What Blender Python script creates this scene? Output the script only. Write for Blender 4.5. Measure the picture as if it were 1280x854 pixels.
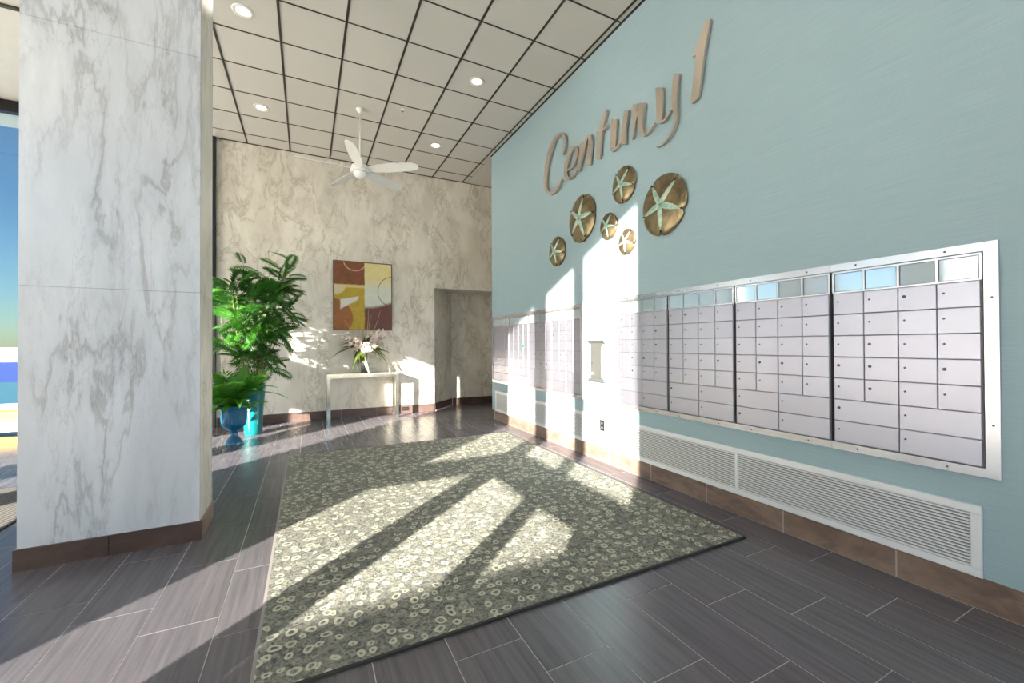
import bpy, bmesh, math, random
from mathutils import Vector, Matrix
random.seed(7)
for _o in list(bpy.data.objects): bpy.data.objects.remove(_o)
SC = bpy.context.scene
COL = SC.collection
R = math.radians

# ------------------------------------------------------------------ camera
CAM_H = 1.279
F_PX = 515.488
yaw, pit, rol = R(26.488), R(0.451), R(-0.222)
def cam_dir(a):
    c, s = math.cos(rol), math.sin(rol); a = (c*a[0]-s*a[1], s*a[0]+c*a[1], a[2])
    c, s = math.cos(pit), math.sin(pit); a = (a[0], c*a[1]+s*a[2], -s*a[1]+c*a[2])
    c, s = math.cos(yaw), math.sin(yaw)
    return Vector((c*a[0]+s*a[2], -s*a[0]+c*a[2], a[1]))
right_v, up_v, fwd_v = cam_dir((1,0,0)), cam_dir((0,1,0)), cam_dir((0,0,1))
cd = bpy.data.cameras.new('camera'); cam = bpy.data.objects.new('camera', cd); COL.objects.link(cam)
M3 = Matrix((right_v, up_v, -fwd_v)).transposed()
cam.matrix_world = Matrix.Translation((0,0,CAM_H)) @ M3.to_4x4()
cd.sensor_width = 36.0; cd.lens = F_PX/1280*36.0; cd.clip_start = 0.02; cd.clip_end = 2000
SC.camera = cam

# ------------------------------------------------------------------ sky and sun
SUN_DIR = Vector((1.0, 0.88, -0.37)).normalized()          # direction the light travels
W = bpy.data.worlds.new('world'); SC.world = W; W.use_nodes = True
wn = W.node_tree.nodes; wl = W.node_tree.links
sky = wn.new('ShaderNodeTexSky'); sky.sky_type = 'NISHITA'; sky.sun_disc = False
sky.sun_elevation = R(15.5); sky.sun_rotation = math.atan2(-SUN_DIR.x, -SUN_DIR.y)
sky.air_density = 1.0; sky.dust_density = 0.2; sky.ozone_density = 2.5
bg = wn['Background']; bg.inputs['Strength'].default_value = 0.34
wl.new(sky.outputs['Color'], bg.inputs['Color'])
sd = bpy.data.lights.new('sun', 'SUN'); sd.energy = 115.0; sd.angle = R(0.55); sd.color = (1.0, 0.93, 0.82)
sun = bpy.data.objects.new('sun', sd); COL.objects.link(sun); sun.location = (-20,-18,14)
sun.rotation_euler = SUN_DIR.to_track_quat('-Z', 'Y').to_euler()
LAMP_POWER = 5.5                                          # every recessed ceiling lamp, watts
VS = SC.view_settings
VS.view_transform = 'Standard'; VS.look = 'None'; VS.gamma = 1.0; VS.use_curve_mapping = False
VS.exposure = 0.28

# ------------------------------------------------------------------ helpers
def lin(c):
    c = c/255.0
    return c/12.92 if c <= 0.04045 else ((c+0.055)/1.055)**2.4
def srgb(r, g, b): return (lin(r), lin(g), lin(b), 1.0)

class MB:
    """collects faces, builds ONE mesh object"""
    def __init__(s): s.v = []; s.f = []
    def quad(s, pts):
        n = len(s.v); s.v += [tuple(p) for p in pts]; s.f.append(tuple(range(n, n+len(pts)))); return s
    def box(s, x0, x1, y0, y1, z0, z1):
        n = len(s.v)
        s.v += [(x0,y0,z0),(x1,y0,z0),(x1,y1,z0),(x0,y1,z0),(x0,y0,z1),(x1,y0,z1),(x1,y1,z1),(x0,y1,z1)]
        for f in ((0,3,2,1),(4,5,6,7),(0,1,5,4),(1,2,6,5),(2,3,7,6),(3,0,4,7)): s.f.append(tuple(i+n for i in f))
        return s
    def bevbox(s, x0, x1, y0, y1, z0, z1, b):
        """box whose -X face is chamfered by b"""
        n = len(s.v)
        s.v += [(x1,y0,z0),(x1,y1,z0),(x1,y1,z1),(x1,y0,z1),(x0+b,y0,z0),(x0+b,y1,z0),(x0+b,y1,z1),(x0+b,y0,z1),
                (x0,y0+b,z0+b),(x0,y1-b,z0+b),(x0,y1-b,z1-b),(x0,y0+b,z1-b)]
        for f in ((0,1,2,3),(0,4,5,1),(1,5,6,2),(2,6,7,3),(3,7,4,0),(4,8,9,5),(5,9,10,6),(6,10,11,7),(7,11,8,4),(8,11,10,9)):
            s.f.append(tuple(i+n for i in f))
        return s
    def prism(s, poly, axis, a, b):
        """poly: 2D points in the two other axes, extruded along axis from a to b"""
        def P(p, t):
            q = list(p); q.insert(axis, t); return tuple(q)
        n = len(s.v); k = len(poly)
        s.v += [P(p, a) for p in poly] + [P(p, b) for p in poly]
        s.f.append(tuple(range(n, n+k))); s.f.append(tuple(range(n+2*k-1, n+k-1, -1)))
        for i in range(k):
            j = (i+1) % k; s.f.append((n+i, n+j, n+k+j, n+k+i))
        return s
    def lathe(s, prof, seg=24, c=(0,0,0), flute=None, axis=2):
        n = len(s.v); k = len(prof)
        for i in range(seg):
            a = 2*math.pi*i/seg
            for (r, z) in prof:
                rr = r*(1.0 + (flute(i, z) if flute else 0.0))
                p = (rr*math.cos(a), rr*math.sin(a), z)
                if axis == 0: p = (z, rr*math.cos(a), rr*math.sin(a))
                s.v.append((c[0]+p[0], c[1]+p[1], c[2]+p[2]))
        for i in range(seg):
            j = (i+1) % seg
            for m in range(k-1): s.f.append((n+i*k+m, n+j*k+m, n+j*k+m+1, n+i*k+m+1))
        return s
    def tube(s, pts, rad, seg=6, cap=True):
        n = len(s.v); pts = [Vector(p) for p in pts]; k = len(pts)
        rads = rad if isinstance(rad, (list, tuple)) else [rad]*k
        for i, p in enumerate(pts):
            t = (pts[min(i+1,k-1)] - pts[max(i-1,0)]).normalized()
            u = t.cross(Vector((0,0,1)));
            if u.length < 1e-3: u = Vector((1,0,0))
            u.normalize(); w = t.cross(u)
            for m in range(seg):
                a = 2*math.pi*m/seg; q = p + (u*math.cos(a)+w*math.sin(a))*rads[i]; s.v.append(tuple(q))
        for i in range(k-1):
            for m in range(seg):
                m2 = (m+1) % seg; s.f.append((n+i*seg+m, n+i*seg+m2, n+(i+1)*seg+m2, n+(i+1)*seg+m))
        if cap:
            s.f.append(tuple(n+m for m in range(seg-1,-1,-1))); s.f.append(tuple(n+(k-1)*seg+m for m in range(seg)))
        return s
    def mesh(s, name, mat, smooth=False):
        me = bpy.data.meshes.new(name); me.from_pydata(s.v, [], s.f); me.update()
        bm = bmesh.new(); bm.from_mesh(me); bmesh.ops.recalc_face_normals(bm, faces=bm.faces); bm.to_mesh(me); bm.free()
        if mat: me.materials.append(mat)
        if smooth:
            for p in me.polygons: p.use_smooth = True
        return me
    def build(s, name, mat, parent=None, loc=None, smooth=False):
        return link(name, s.mesh(name, mat, smooth), parent, loc)

def link(name, me, parent=None, loc=None, mw=None):
    o = bpy.data.objects.new(name, me); COL.objects.link(o)
    if parent is not None: o.parent = parent
    if loc is not None: o.location = loc
    if mw is not None: o.matrix_local = mw
    return o
def smooth_angle(o, deg=40):
    for p in o.data.polygons: p.use_smooth = True
    bm = bmesh.new(); bm.from_mesh(o.data)
    for e in bm.edges:
        e.smooth = not (len(e.link_faces) == 2 and e.calc_face_angle(0) > R(deg))
    bm.to_mesh(o.data); bm.free()
    return o
def tag(o, label, cat, group=None):
    o['label'] = label; o['category'] = cat
    if group: o['group'] = group
    return o
def thing(name, label, cat, loc=(0,0,0), group=None):
    o = bpy.data.objects.new(name, None); o.empty_display_size = 0.05; COL.objects.link(o); o.location = loc
    return tag(o, label, cat, group)
def struct(o):
    o['kind'] = 'structure'; return o
def semp(name, loc=(0,0,0)):
    o = bpy.data.objects.new(name, None); COL.objects.link(o); o.location = loc; o['kind'] = 'structure'; return o

# ------------------------------------------------------------------ materials
def newmat(name):
    m = bpy.data.materials.new(name); m.use_nodes = True
    nt = m.node_tree; return m, nt, nt.nodes['Principled BSDF']
def N(nt, t, **kw):
    n = nt.nodes.new(t)
    for k, v in kw.items():
        if k in n.inputs.keys(): n.inputs[k].default_value = v
        else: setattr(n, k, v)
    return n
def L(nt, a, b): nt.links.new(a, b)
def mth(nt, op, a, b=None, clamp=False):
    n = nt.nodes.new('ShaderNodeMath'); n.operation = op; n.use_clamp = clamp
    for i, q in enumerate((a, b)):
        if q is None: continue
        if isinstance(q, (int, float)): n.inputs[i].default_value = q
        else: L(nt, q, n.inputs[i])
    return n.outputs[0]
def mix(nt, fac, a, b):
    n = nt.nodes.new('ShaderNodeMix'); n.data_type = 'RGBA'
    for q, i in ((fac,0),(a,6),(b,7)):
        if isinstance(q, (int, float)): n.inputs[i].default_value = q
        elif isinstance(q, tuple): n.inputs[i].default_value = q
        else: L(nt, q, n.inputs[i])
    return n.outputs[2]
def coords(nt, scale=(1,1,1), rot=(0,0,0), kind='Object', loc=(0,0,0)):
    tc = N(nt, 'ShaderNodeTexCoord'); mp = N(nt, 'ShaderNodeMapping')
    mp.inputs['Scale'].default_value = scale; mp.inputs['Rotation'].default_value = rot; mp.inputs['Location'].default_value = loc
    L(nt, tc.outputs[kind], mp.inputs['Vector']); return mp.outputs['Vector']
def smoothstep(nt, x, a, b):
    n = nt.nodes.new('ShaderNodeMapRange'); n.interpolation_type = 'SMOOTHSTEP'
    L(nt, x, n.inputs[0]); n.inputs[1].default_value = a; n.inputs[2].default_value = b
    return n.outputs[0]
def noise(nt, vec, scale, detail=4, rough=0.55, dist=0.0):
    n = N(nt, 'ShaderNodeTexNoise'); n.inputs['Scale'].default_value = scale; n.inputs['Detail'].default_value = detail
    n.inputs['Roughness'].default_value = rough; n.inputs['Distortion'].default_value = dist
    L(nt, vec, n.inputs['Vector']); return n
def bump(nt, bs, h, strength=0.3, dist=0.01):
    b = N(nt, 'ShaderNodeBump'); b.inputs['Strength'].default_value = strength; b.inputs['Distance'].default_value = dist
    L(nt, h, b.inputs['Height']); L(nt, b.outputs['Normal'], bs.inputs['Normal'])

def plain(name, col, rough=0.5, metal=0.0, var=0.06, scale=8.0, emis=None, estr=0.0, coat=0.0):
    m, nt, bs = newmat(name)
    v = coords(nt); n = noise(nt, v, scale, 3)
    dark = tuple(c*(1-var) for c in col[:3])+(1,); lite = tuple(min(1, c*(1+var)) for c in col[:3])+(1,)
    L(nt, mix(nt, n.outputs['Fac'], dark, lite), bs.inputs['Base Color'])
    bs.inputs['Roughness'].default_value = rough; bs.inputs['Metallic'].default_value = metal
    bs.inputs['Coat Weight'].default_value = coat; bs.inputs['Coat Roughness'].default_value = 0.08
    if emis: bs.inputs['Emission Color'].default_value = emis; bs.inputs['Emission Strength'].default_value = estr
    return m

def marble(name, base, base2, vein, s=1.0, rot=(0,0.5,0), gloss=0.22, amount=0.8, stretch=(1,1,0.55), twist=1.4):
    m, nt, bs = newmat(name)
    v = coords(nt, (s*stretch[0], s*stretch[1], s*stretch[2]), rot)
    cloud = noise(nt, v, 0.9, 5, 0.6, 0.6)
    col = mix(nt, smoothstep(nt, cloud.outputs['Fac'], 0.35, 0.68), base, base2)
    w1 = noise(nt, v, 1.25, 8, 0.62, twist)
    a1 = mth(nt, 'ABSOLUTE', mth(nt, 'SUBTRACT', w1.outputs['Fac'], 0.5))
    v1 = mth(nt, 'SUBTRACT', 1.0, smoothstep(nt, a1, 0.0, 0.035))
    w2 = noise(nt, v, 3.1, 8, 0.65, twist*0.7)
    a2 = mth(nt, 'ABSOLUTE', mth(nt, 'SUBTRACT', w2.outputs['Fac'], 0.47))
    v2 = mth(nt, 'SUBTRACT', 1.0, smoothstep(nt, a2, 0.0, 0.022))
    msk = noise(nt, v, 0.8, 3, 0.5, 0.3)
    mk = smoothstep(nt, msk.outputs['Fac'], 0.33, 0.58)
    fac = mth(nt, 'ADD', mth(nt, 'MULTIPLY', mth(nt, 'MULTIPLY', v1, mk), amount), mth(nt, 'MULTIPLY', mth(nt, 'MULTIPLY', v2, mk), amount*0.55), clamp=True)
    halo = mth(nt, 'MULTIPLY', mth(nt, 'SUBTRACT', 1.0, smoothstep(nt, a1, 0.0, 0.12)), mth(nt, 'MULTIPLY', mk, 0.35*amount))
    col = mix(nt, halo, col, vein)
    col = mix(nt, fac, col, vein)
    L(nt, col, bs.inputs['Base Color']); bs.inputs['Roughness'].default_value = gloss
    return m

M = {}
M['marble_cool'] = marble('marble_white', srgb(203,209,221), srgb(222,227,238), srgb(140,142,150), 1.9, (0.0,-0.45,0.0), 0.25, 0.46, (1.7,1.0,0.42), 0.35)
M['marble_warm'] = marble('marble_cream', srgb(206,200,190), srgb(226,221,212), srgb(146,136,116), 2.6, (0.2,-0.3,0.1), 0.30, 0.42, (1.1,1,0.55), 0.9)

# grasscloth wall covering
m, nt, bs = newmat('turquoise_grasscloth'); M['wall'] = m
v = coords(nt, (1, 0.35, 26)); n1 = noise(nt, v, 9, 4, 0.7)
v2 = coords(nt, (1, 14, 0.6)); n2 = noise(nt, v2, 9, 2, 0.6)
f = mth(nt, 'ADD', mth(nt, 'MULTIPLY', n1.outputs['Fac'], 0.93), mth(nt, 'MULTIPLY', n2.outputs['Fac'], 0.07))
L(nt, mix(nt, smoothstep(nt, f, 0.25, 0.75), srgb(146,171,183), srgb(160,184,194)), bs.inputs['Base Color'])
bs.inputs['Roughness'].default_value = 0.55; bump(nt, bs, f, 0.12, 0.003)

# streaked porcelain plank
m, nt, bs = newmat('taupe_porcelain_plank'); M['plank'] = m
oi = N(nt, 'ShaderNodeObjectInfo')
tc = N(nt, 'ShaderNodeTexCoord'); add = N(nt, 'ShaderNodeVectorMath', operation='ADD'); 
cmb = N(nt, 'ShaderNodeCombineXYZ')
L(nt, mth(nt, 'MULTIPLY', oi.outputs['Random'], 37.0), cmb.inputs[0]); L(nt, mth(nt, 'MULTIPLY', oi.outputs['Random'], 91.0), cmb.inputs[1])
L(nt, tc.outputs['Object'], add.inputs[0]); L(nt, cmb.outputs[0], add.inputs[1])
mp = N(nt, 'ShaderNodeMapping'); mp.inputs['Scale'].default_value = (34, 1.3, 1); L(nt, add.outputs[0], mp.inputs['Vector'])
n1 = noise(nt, mp.outputs[0], 1.0, 6, 0.65, 0.15)
mp2 = N(nt, 'ShaderNodeMapping'); mp2.inputs['Scale'].default_value = (150, 4, 1); L(nt, add.outputs[0], mp2.inputs['Vector'])
n2 = noise(nt, mp2.outputs[0], 1.0, 3, 0.6)
f = mth(nt, 'ADD', mth(nt, 'MULTIPLY', n1.outputs['Fac'], 0.72), mth(nt, 'MULTIPLY', n2.outputs['Fac'], 0.28))
c = mix(nt, smoothstep(nt, f, 0.28, 0.72), srgb(86,83,90), srgb(117,112,118))
c = mix(nt, mth(nt, 'MULTIPLY', oi.outputs['Random'], 0.22), c, srgb(80,74,80))
L(nt, c, bs.inputs['Base Color']); bs.inputs['Roughness'].default_value = 0.27
bump(nt, bs, n2.outputs['Fac'], 0.05, 0.002)

def brown_tile(name, a, b):
    m, nt, bs = newmat(name)
    v = coords(nt, (1,1,2.5)); n = noise(nt, v, 4.0, 6, 0.65, 0.5)
    L(nt, mix(nt, smoothstep(nt, n.outputs['Fac'], 0.3, 0.7), a, b), bs.inputs['Base Color']); bs.inputs['Roughness'].default_value = 0.35
    return m
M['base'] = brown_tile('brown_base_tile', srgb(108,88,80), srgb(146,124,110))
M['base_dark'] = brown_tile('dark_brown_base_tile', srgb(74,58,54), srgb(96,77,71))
M['grout'] = plain('pale_grout', srgb(176,170,168), 0.9)
M['grout_dark'] = plain('grey_grout', srgb(150,144,142), 0.9)

# acoustic tile
m, nt, bs = newmat('acoustic_ceiling_tile'); M['tile'] = m
v = coords(nt); n = noise(nt, v, 160, 2); oi = N(nt, 'ShaderNodeObjectInfo')
c = mix(nt, n.outputs['Fac'], srgb(200,196,190), srgb(214,210,204)); c = mix(nt, mth(nt,'MULTIPLY',oi.outputs['Random'],0.35), c, srgb(206,202,197))
L(nt, c, bs.inputs['Base Color']); bs.inputs['Roughness'].default_value = 0.9; bump(nt, bs, n.outputs['Fac'], 0.25, 0.003)
M['tbar'] = plain('dark_bronze_grid', srgb(66,60,52), 0.5, 0.3)
M['gypsum'] = plain('white_paint', srgb(215,213,208), 0.8)
M['frame_dark'] = plain('dark_bronze_frame', srgb(38,36,38), 0.4, 0.6)
M['white_render'] = plain('white_render', srgb(222,219,212), 0.9, 0, 0.08, 3)

# window glass: thin sheet, clear or tinted to dim the view outside, light goes straight through
def thin_glass(name, tint):
    m = bpy.data.materials.new(name); m.use_nodes = True; nt = m.node_tree; nt.nodes.remove(nt.nodes['Principled BSDF'])
    t = N(nt, 'ShaderNodeBsdfTransparent'); t.inputs['Color'].default_value = tint
    g = N(nt, 'ShaderNodeBsdfGlossy'); g.inputs['Roughness'].default_value = 0.02
    v = coords(nt); nn = noise(nt, v, 0.7, 1)
    fr = N(nt, 'ShaderNodeFresnel'); fr.inputs['IOR'].default_value = 1.45
    mx = N(nt, 'ShaderNodeMixShader'); L(nt, mth(nt,'MULTIPLY',fr.outputs[0], mth(nt,'ADD',mth(nt,'MULTIPLY',nn.outputs['Fac'],0.1),0.75)), mx.inputs[0]); L(nt, t.outputs[0], mx.inputs[1]); L(nt, g.outputs[0], mx.inputs[2])
    L(nt, mx.outputs[0], nt.nodes['Material Output'].inputs['Surface']); return m
M['glass'] = thin_glass('clear_window_glass', (0.97,0.98,0.97,1))
M['glass_tint'] = thin_glass('tinted_window_glass', (0.52,0.60,0.64,1))

m, nt, bs = newmat('sun_diffuser_glass'); M['diffuser'] = m  # translucent white for the added panel that stops direct sun
v = coords(nt); n = noise(nt, v, 5, 2); L(nt, mix(nt, n.outputs['Fac'], srgb(226,230,232), srgb(236,240,242)), bs.inputs['Base Color']); bs.inputs['Roughness'].default_value = 0.3
tr = N(nt, 'ShaderNodeBsdfTranslucent'); tr.inputs['Color'].default_value = (0.80,0.86,0.90,1); ms = N(nt, 'ShaderNodeMixShader'); ms.inputs[0].default_value = 0.12
L(nt, bs.outputs[0], ms.inputs[1]); L(nt, tr.outputs[0], ms.inputs[2]); L(nt, ms.outputs[0], nt.nodes['Material Output'].inputs['Surface'])
# aluminium
def alu(name, col, rough, streak=(1,3,60), var=0.08):
    m, nt, bs = newmat(name)
    v = coords(nt, streak); n = noise(nt, v, 6, 3, 0.6); oi = N(nt, 'ShaderNodeObjectInfo')
    a = tuple(c*(1-var) for c in col[:3])+(1,); b = tuple(min(1,c*(1+var)) for c in col[:3])+(1,)
    f = mth(nt,'ADD',mth(nt,'MULTIPLY',n.outputs['Fac'],0.6),mth(nt,'MULTIPLY',oi.outputs['Random'],0.4))
    L(nt, mix(nt, f, a, b), bs.inputs['Base Color']); bs.inputs['Metallic'].default_value = 0.85
    L(nt, mth(nt,'ADD',mth(nt,'MULTIPLY',n.outputs['Fac'],0.12),rough-0.06), bs.inputs['Roughness'])
    return m
M['alu_door'] = alu('brushed_aluminium_door', srgb(188,187,203), 0.36)
M['alu_trim'] = alu('satin_aluminium_trim', srgb(222,220,226), 0.24, (1,2,2))
M['alu_white'] = plain('pale_anodised_louvre', srgb(236,238,244), 0.3, 0.2)
M['steel'] = alu('grey_steel', srgb(150,150,148), 0.4, (1,2,2))
M['black'] = plain('black_gap', srgb(14,13,14), 0.7)
M['gap'] = plain('slate_gap', srgb(58,60,70), 0.8)
M['door_gap'] = plain('grey_door_gap', srgb(134,131,138), 0.6, 0.3)
M['lock'] = plain('dark_lock_metal', srgb(84,80,84), 0.35, 0.8)
M['pane'] = plain('label_window_pane', srgb(204,219,232), 0.06, 0.45, 0.02)  # pale base stands in for reflected sky on grey glass
M['sticker'] = plain('green_sticker', srgb(14,150,84), 0.5)

# sign metal
M['sign'] = alu('satin_champagne_metal', srgb(196,184,172), 0.42, (1,3,3), 0.05)
# bronze shell and verdigris
m, nt, bs = newmat('aged_bronze'); M['bronze'] = m
v = coords(nt); n = noise(nt, v, 7, 4, 0.6, 0.8)
L(nt, mix(nt, smoothstep(nt, n.outputs['Fac'], 0.3, 0.7), srgb(112,99,76), srgb(156,139,108)), bs.inputs['Base Color'])
bs.inputs['Metallic'].default_value = 0.8; bs.inputs['Roughness'].default_value = 0.3
m, nt, bs = newmat('verdigris'); M['verdigris'] = m
v = coords(nt); n = noise(nt, v, 22, 4, 0.6)
L(nt, mix(nt, smoothstep(nt, n.outputs['Fac'], 0.35, 0.65), srgb(134,176,166), srgb(190,202,184)), bs.inputs['Base Color'])
bs.inputs['Metallic'].default_value = 0.3; bs.inputs['Roughness'].default_value = 0.4; bump(nt, bs, n.outputs['Fac'], 0.5, 0.006)

# ring-patterned rug
m, nt, bs = newmat('ring_patterned_rug'); M['rug'] = m
v = coords(nt); warp = noise(nt, v, 9, 2)
vm = N(nt, 'ShaderNodeVectorMath', operation='MULTIPLY_ADD'); L(nt, warp.outputs['Color'], vm.inputs[0]); vm.inputs[1].default_value = (0.06,0.06,0); L(nt, v, vm.inputs[2])
vo = N(nt, 'ShaderNodeTexVoronoi', voronoi_dimensions='2D'); vo.inputs['Scale'].default_value = 15.0; vo.inputs['Randomness'].default_value = 0.85; L(nt, vm.outputs[0], vo.inputs['Vector'])
sep = N(nt, 'ShaderNodeSeparateColor'); L(nt, vo.outputs['Color'], sep.inputs[0])
rad = mth(nt,'ADD',mth(nt,'MULTIPLY',sep.outputs[0],0.14),0.15)
ring = mth(nt,'SUBTRACT',1.0,smoothstep(nt, mth(nt,'ABSOLUTE',mth(nt,'SUBTRACT',vo.outputs['Distance'],rad)),0.05,0.12))
on = smoothstep(nt, sep.outputs[1], 0.25, 0.45)
vo2 = N(nt, 'ShaderNodeTexVoronoi', voronoi_dimensions='2D'); vo2.inputs['Scale'].default_value = 23; L(nt, vm.outputs[0], vo2.inputs['Vector'])
sep2 = N(nt, 'ShaderNodeSeparateColor'); L(nt, vo2.outputs['Color'], sep2.inputs[0])
ring2 = mth(nt,'MULTIPLY',mth(nt,'SUBTRACT',1.0,smoothstep(nt, mth(nt,'ABSOLUTE',mth(nt,'SUBTRACT',vo2.outputs['Distance'],0.3)),0.06,0.16)),mth(nt,'MULTIPLY',sep2.outputs[1],0.5))
sw = noise(nt, v, 26, 4, 0.65, 2.2)
ground = mix(nt, smoothstep(nt, sw.outputs['Fac'], 0.36, 0.66), srgb(88,91,90), srgb(150,148,136))
c = mix(nt, ring2, ground, srgb(172,170,156)); c = mix(nt, mth(nt,'MULTIPLY',ring,mth(nt,'MULTIPLY',on,0.85)), c, srgb(204,202,180))
L(nt, c, bs.inputs['Base Color']); bs.inputs['Roughness'].default_value = 0.95; bs.inputs['Specular IOR Level'].default_value = 0.1
pile = noise(nt, v, 420, 2)
bump(nt, bs, mth(nt,'ADD',mth(nt,'MULTIPLY',ring,0.5),mth(nt,'MULTIPLY',pile.outputs['Fac'],0.5)), 0.5, 0.006)
M['rug_edge'] = plain('rug_binding', srgb(58,58,54), 0.9)

def leafmat(name, a, b, rough=0.35):
    m, nt, bs = newmat(name)
    oi = N(nt, 'ShaderNodeObjectInfo'); v = coords(nt); n = noise(nt, v, 6, 3)
    f = mth(nt,'ADD',mth(nt,'MULTIPLY',oi.outputs['Random'],0.7),mth(nt,'MULTIPLY',n.outputs['Fac'],0.3))
    L(nt, mix(nt, f, a, b), bs.inputs['Base Color']); bs.inputs['Roughness'].default_value = rough
    tr = N(nt, 'ShaderNodeBsdfTranslucent'); L(nt, mix(nt, f, b, tuple(min(1,x*1.5) for x in b[:3])+(1,)), tr.inputs['Color'])
    ms = N(nt, 'ShaderNodeMixShader'); ms.inputs[0].default_value = 0.2
    L(nt, bs.outputs[0], ms.inputs[1]); L(nt, tr.outputs[0], ms.inputs[2]); L(nt, ms.outputs[0], nt.nodes['Material Output'].inputs['Surface'])
    return m
M['leaf_palm'] = leafmat('glossy_green_leaf', srgb(18,62,20), srgb(66,124,36))
M['leaf_broad'] = leafmat('bright_green_leaf', srgb(34,96,32), srgb(96,158,50))
M['leaf_olive'] = leafmat('olive_leaf', srgb(34,50,24), srgb(84,98,42))
M['cane'] = plain('green_brown_cane', srgb(120,128,70), 0.6, 0, 0.25, 20)
M['twig'] = plain('pale_twig', srgb(196,172,128), 0.7, 0, 0.15, 30)
M['petal'] = plain('pale_pink_petal', srgb(246,230,222), 0.6, 0, 0.05, 30)
M['soil'] = plain('dark_soil', srgb(52,42,34), 0.95, 0, 0.3, 60)
M['urn'] = plain('deep_turquoise_glaze', srgb(6,92,132), 0.25, 0, 0.2, 5, coat=0.2)
M['pot'] = plain('bright_teal_glaze', srgb(8,108,114), 0.3, 0, 0.12, 4, coat=0.3)
M['chrome'] = plain('aged_chrome', srgb(206,202,190), 0.16, 0.95, 0.04)
M['table_top'] = plain('polished_metal_top', srgb(214,208,192), 0.22, 0.85, 0.04)
M['fan'] = plain('white_enamel', srgb(232,232,230), 0.35)
M['trim_white'] = plain('white_trim_ring', srgb(236,234,228), 0.4)
M['lamp'] = plain('warm_lamp_lens', srgb(255,236,200), 0.4, 0, 0.02, 8, emis=(1.0,0.84,0.60,1), estr=6.0)
m, nt, bs = newmat('vase_glass'); M['vase'] = m
bs.inputs['Base Color'].default_value = srgb(200,222,216); bs.inputs['Transmission Weight'].default_value = 0.9; bs.inputs['Roughness'].default_value = 0.03; bs.inputs['IOR'].default_value = 1.45
v = coords(nt); n = noise(nt, v, 12, 2); L(nt, mix(nt, n.outputs['Fac'], srgb(196,220,214), srgb(220,232,228)), bs.inputs['Base Color'])
M['stones'] = plain('dark_teal_glass_beads', srgb(14,62,58), 0.15, 0, 0.3, 60)
M['mat'] = None
m, nt, bs = newmat('striped_floor_mat'); M['mat'] = m
v = coords(nt, (1,1,1), (0,0,0.5)); wv = N(nt, 'ShaderNodeTexWave'); wv.inputs['Scale'].default_value = 7; wv.inputs['Distortion'].default_value = 0.6; L(nt, v, wv.inputs['Vector'])
L(nt, mix(nt, wv.outputs['Fac'], srgb(56,54,54), srgb(112,108,104)), bs.inputs['Base Color']); bs.inputs['Roughness'].default_value = 0.95
M['sand'] = plain('beach_sand', srgb(176,158,128), 0.95, 0, 0.1, 0.3)
M['terrace'] = plain('pale_terrace_concrete', srgb(206,200,192), 0.9, 0, 0.08, 2)
M['water'] = plain('pool_water', srgb(40,92,110), 0.2, 0, 0.3, 1.5)
M['tarp'] = plain('indigo_pool_cover', srgb(52,64,130), 0.6, 0, 0.1, 1)
M['yellow'] = plain('yellow_kerb_and_sunlit_plate', srgb(180,146,50), 0.7, 0, 0.1, 3)
M['brass'] = plain('black_outlet_plastic', srgb(34,32,32), 0.4)

# ================================================================== SETTING
XW, YB, H = 2.883, 7.86, 4.554          # right wall face, back wall face, ceiling height
XC, XA, YA = -5.4, -2.1, 0.526          # far left wall, glass corner
YD = -4.5                               # glass front behind the camera

# ---- floor
fl = MB().box(XC-0.2, 6.2, YD-0.2, 8.9, -0.12, -0.0010).build('floor', M['grout']); struct(fl)
PW, PL, GAP = 0.3023, 0.6010, 0.0042
pm = MB().box(0, PW-GAP, 0, PL-GAP, -0.012, 0).mesh('floor_plank', M['plank'])
OFF = {0: 0.40, 1: -0.035, 2: 0.19}
rest = MB()
def plank(x0, x1, y0, y1, big=True):
    if big:
        if abs((x1-x0)-PW) < 1e-4 and abs((y1-y0)-PL) < 1e-4:
            o = link('floor_plank', pm, fl)
        else:
            o = MB().box(0, x1-x0-GAP, 0, y1-y0-GAP, -0.012, 0).build('floor_plank', M['plank'], fl)
        o.location = (x0+GAP/2, y0+GAP/2, 0)
    else: rest.box(x0+GAP/2, x1-GAP/2, y0+GAP/2, y1-GAP/2, -0.012, 0)
xs0 = 2.655
k = 0
while True:                              # columns of the main field, from the border course to the left
    x1 = xs0-k*PW; x0 = x1-PW
    if x1 < XC: break
    y = OFF[k % 3]-8*PL
    while y < YB:
        a, b = max(y, YD), min(y+PL, YB)
        if k == 0 or True:
            if b-a > 0.03: plank(max(x0,XC), x1, a, b, big=(a > 0.55 and x0 > -2.25))
        y += PL
    k += 1
y = 0.80-9*PL
while y < 6.56:                          # border course along the mailbox wall
    a, b = max(y, YD), min(y+PL, 6.56)
    if b-a > 0.03: plank(2.655, XW+0.012, a, b, big=(a > 0.3))
    y += PL
for q in range(5):                       # side passage and niche
    x0 = 2.655+q*PW
    for yy in (6.56, 7.16, 7.76, 8.36):
        plank(x0, x0+PW, yy, min(yy+PL, 8.8))
plank(2.35, 2.655, YB, 8.4); plank(2.2, 2.35, YB, 8.1)
for q in range(4, 11):
    for yy in (6.56, 7.16): rest.box(2.655+q*PW+PW+0.002, 2.655+q*PW+2*PW-0.002, yy, yy+PL-0.004, -0.012, 0)
ro = rest.build('floor_plank_field', M['plank'], fl); ro['kind'] = 'stuff'

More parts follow.
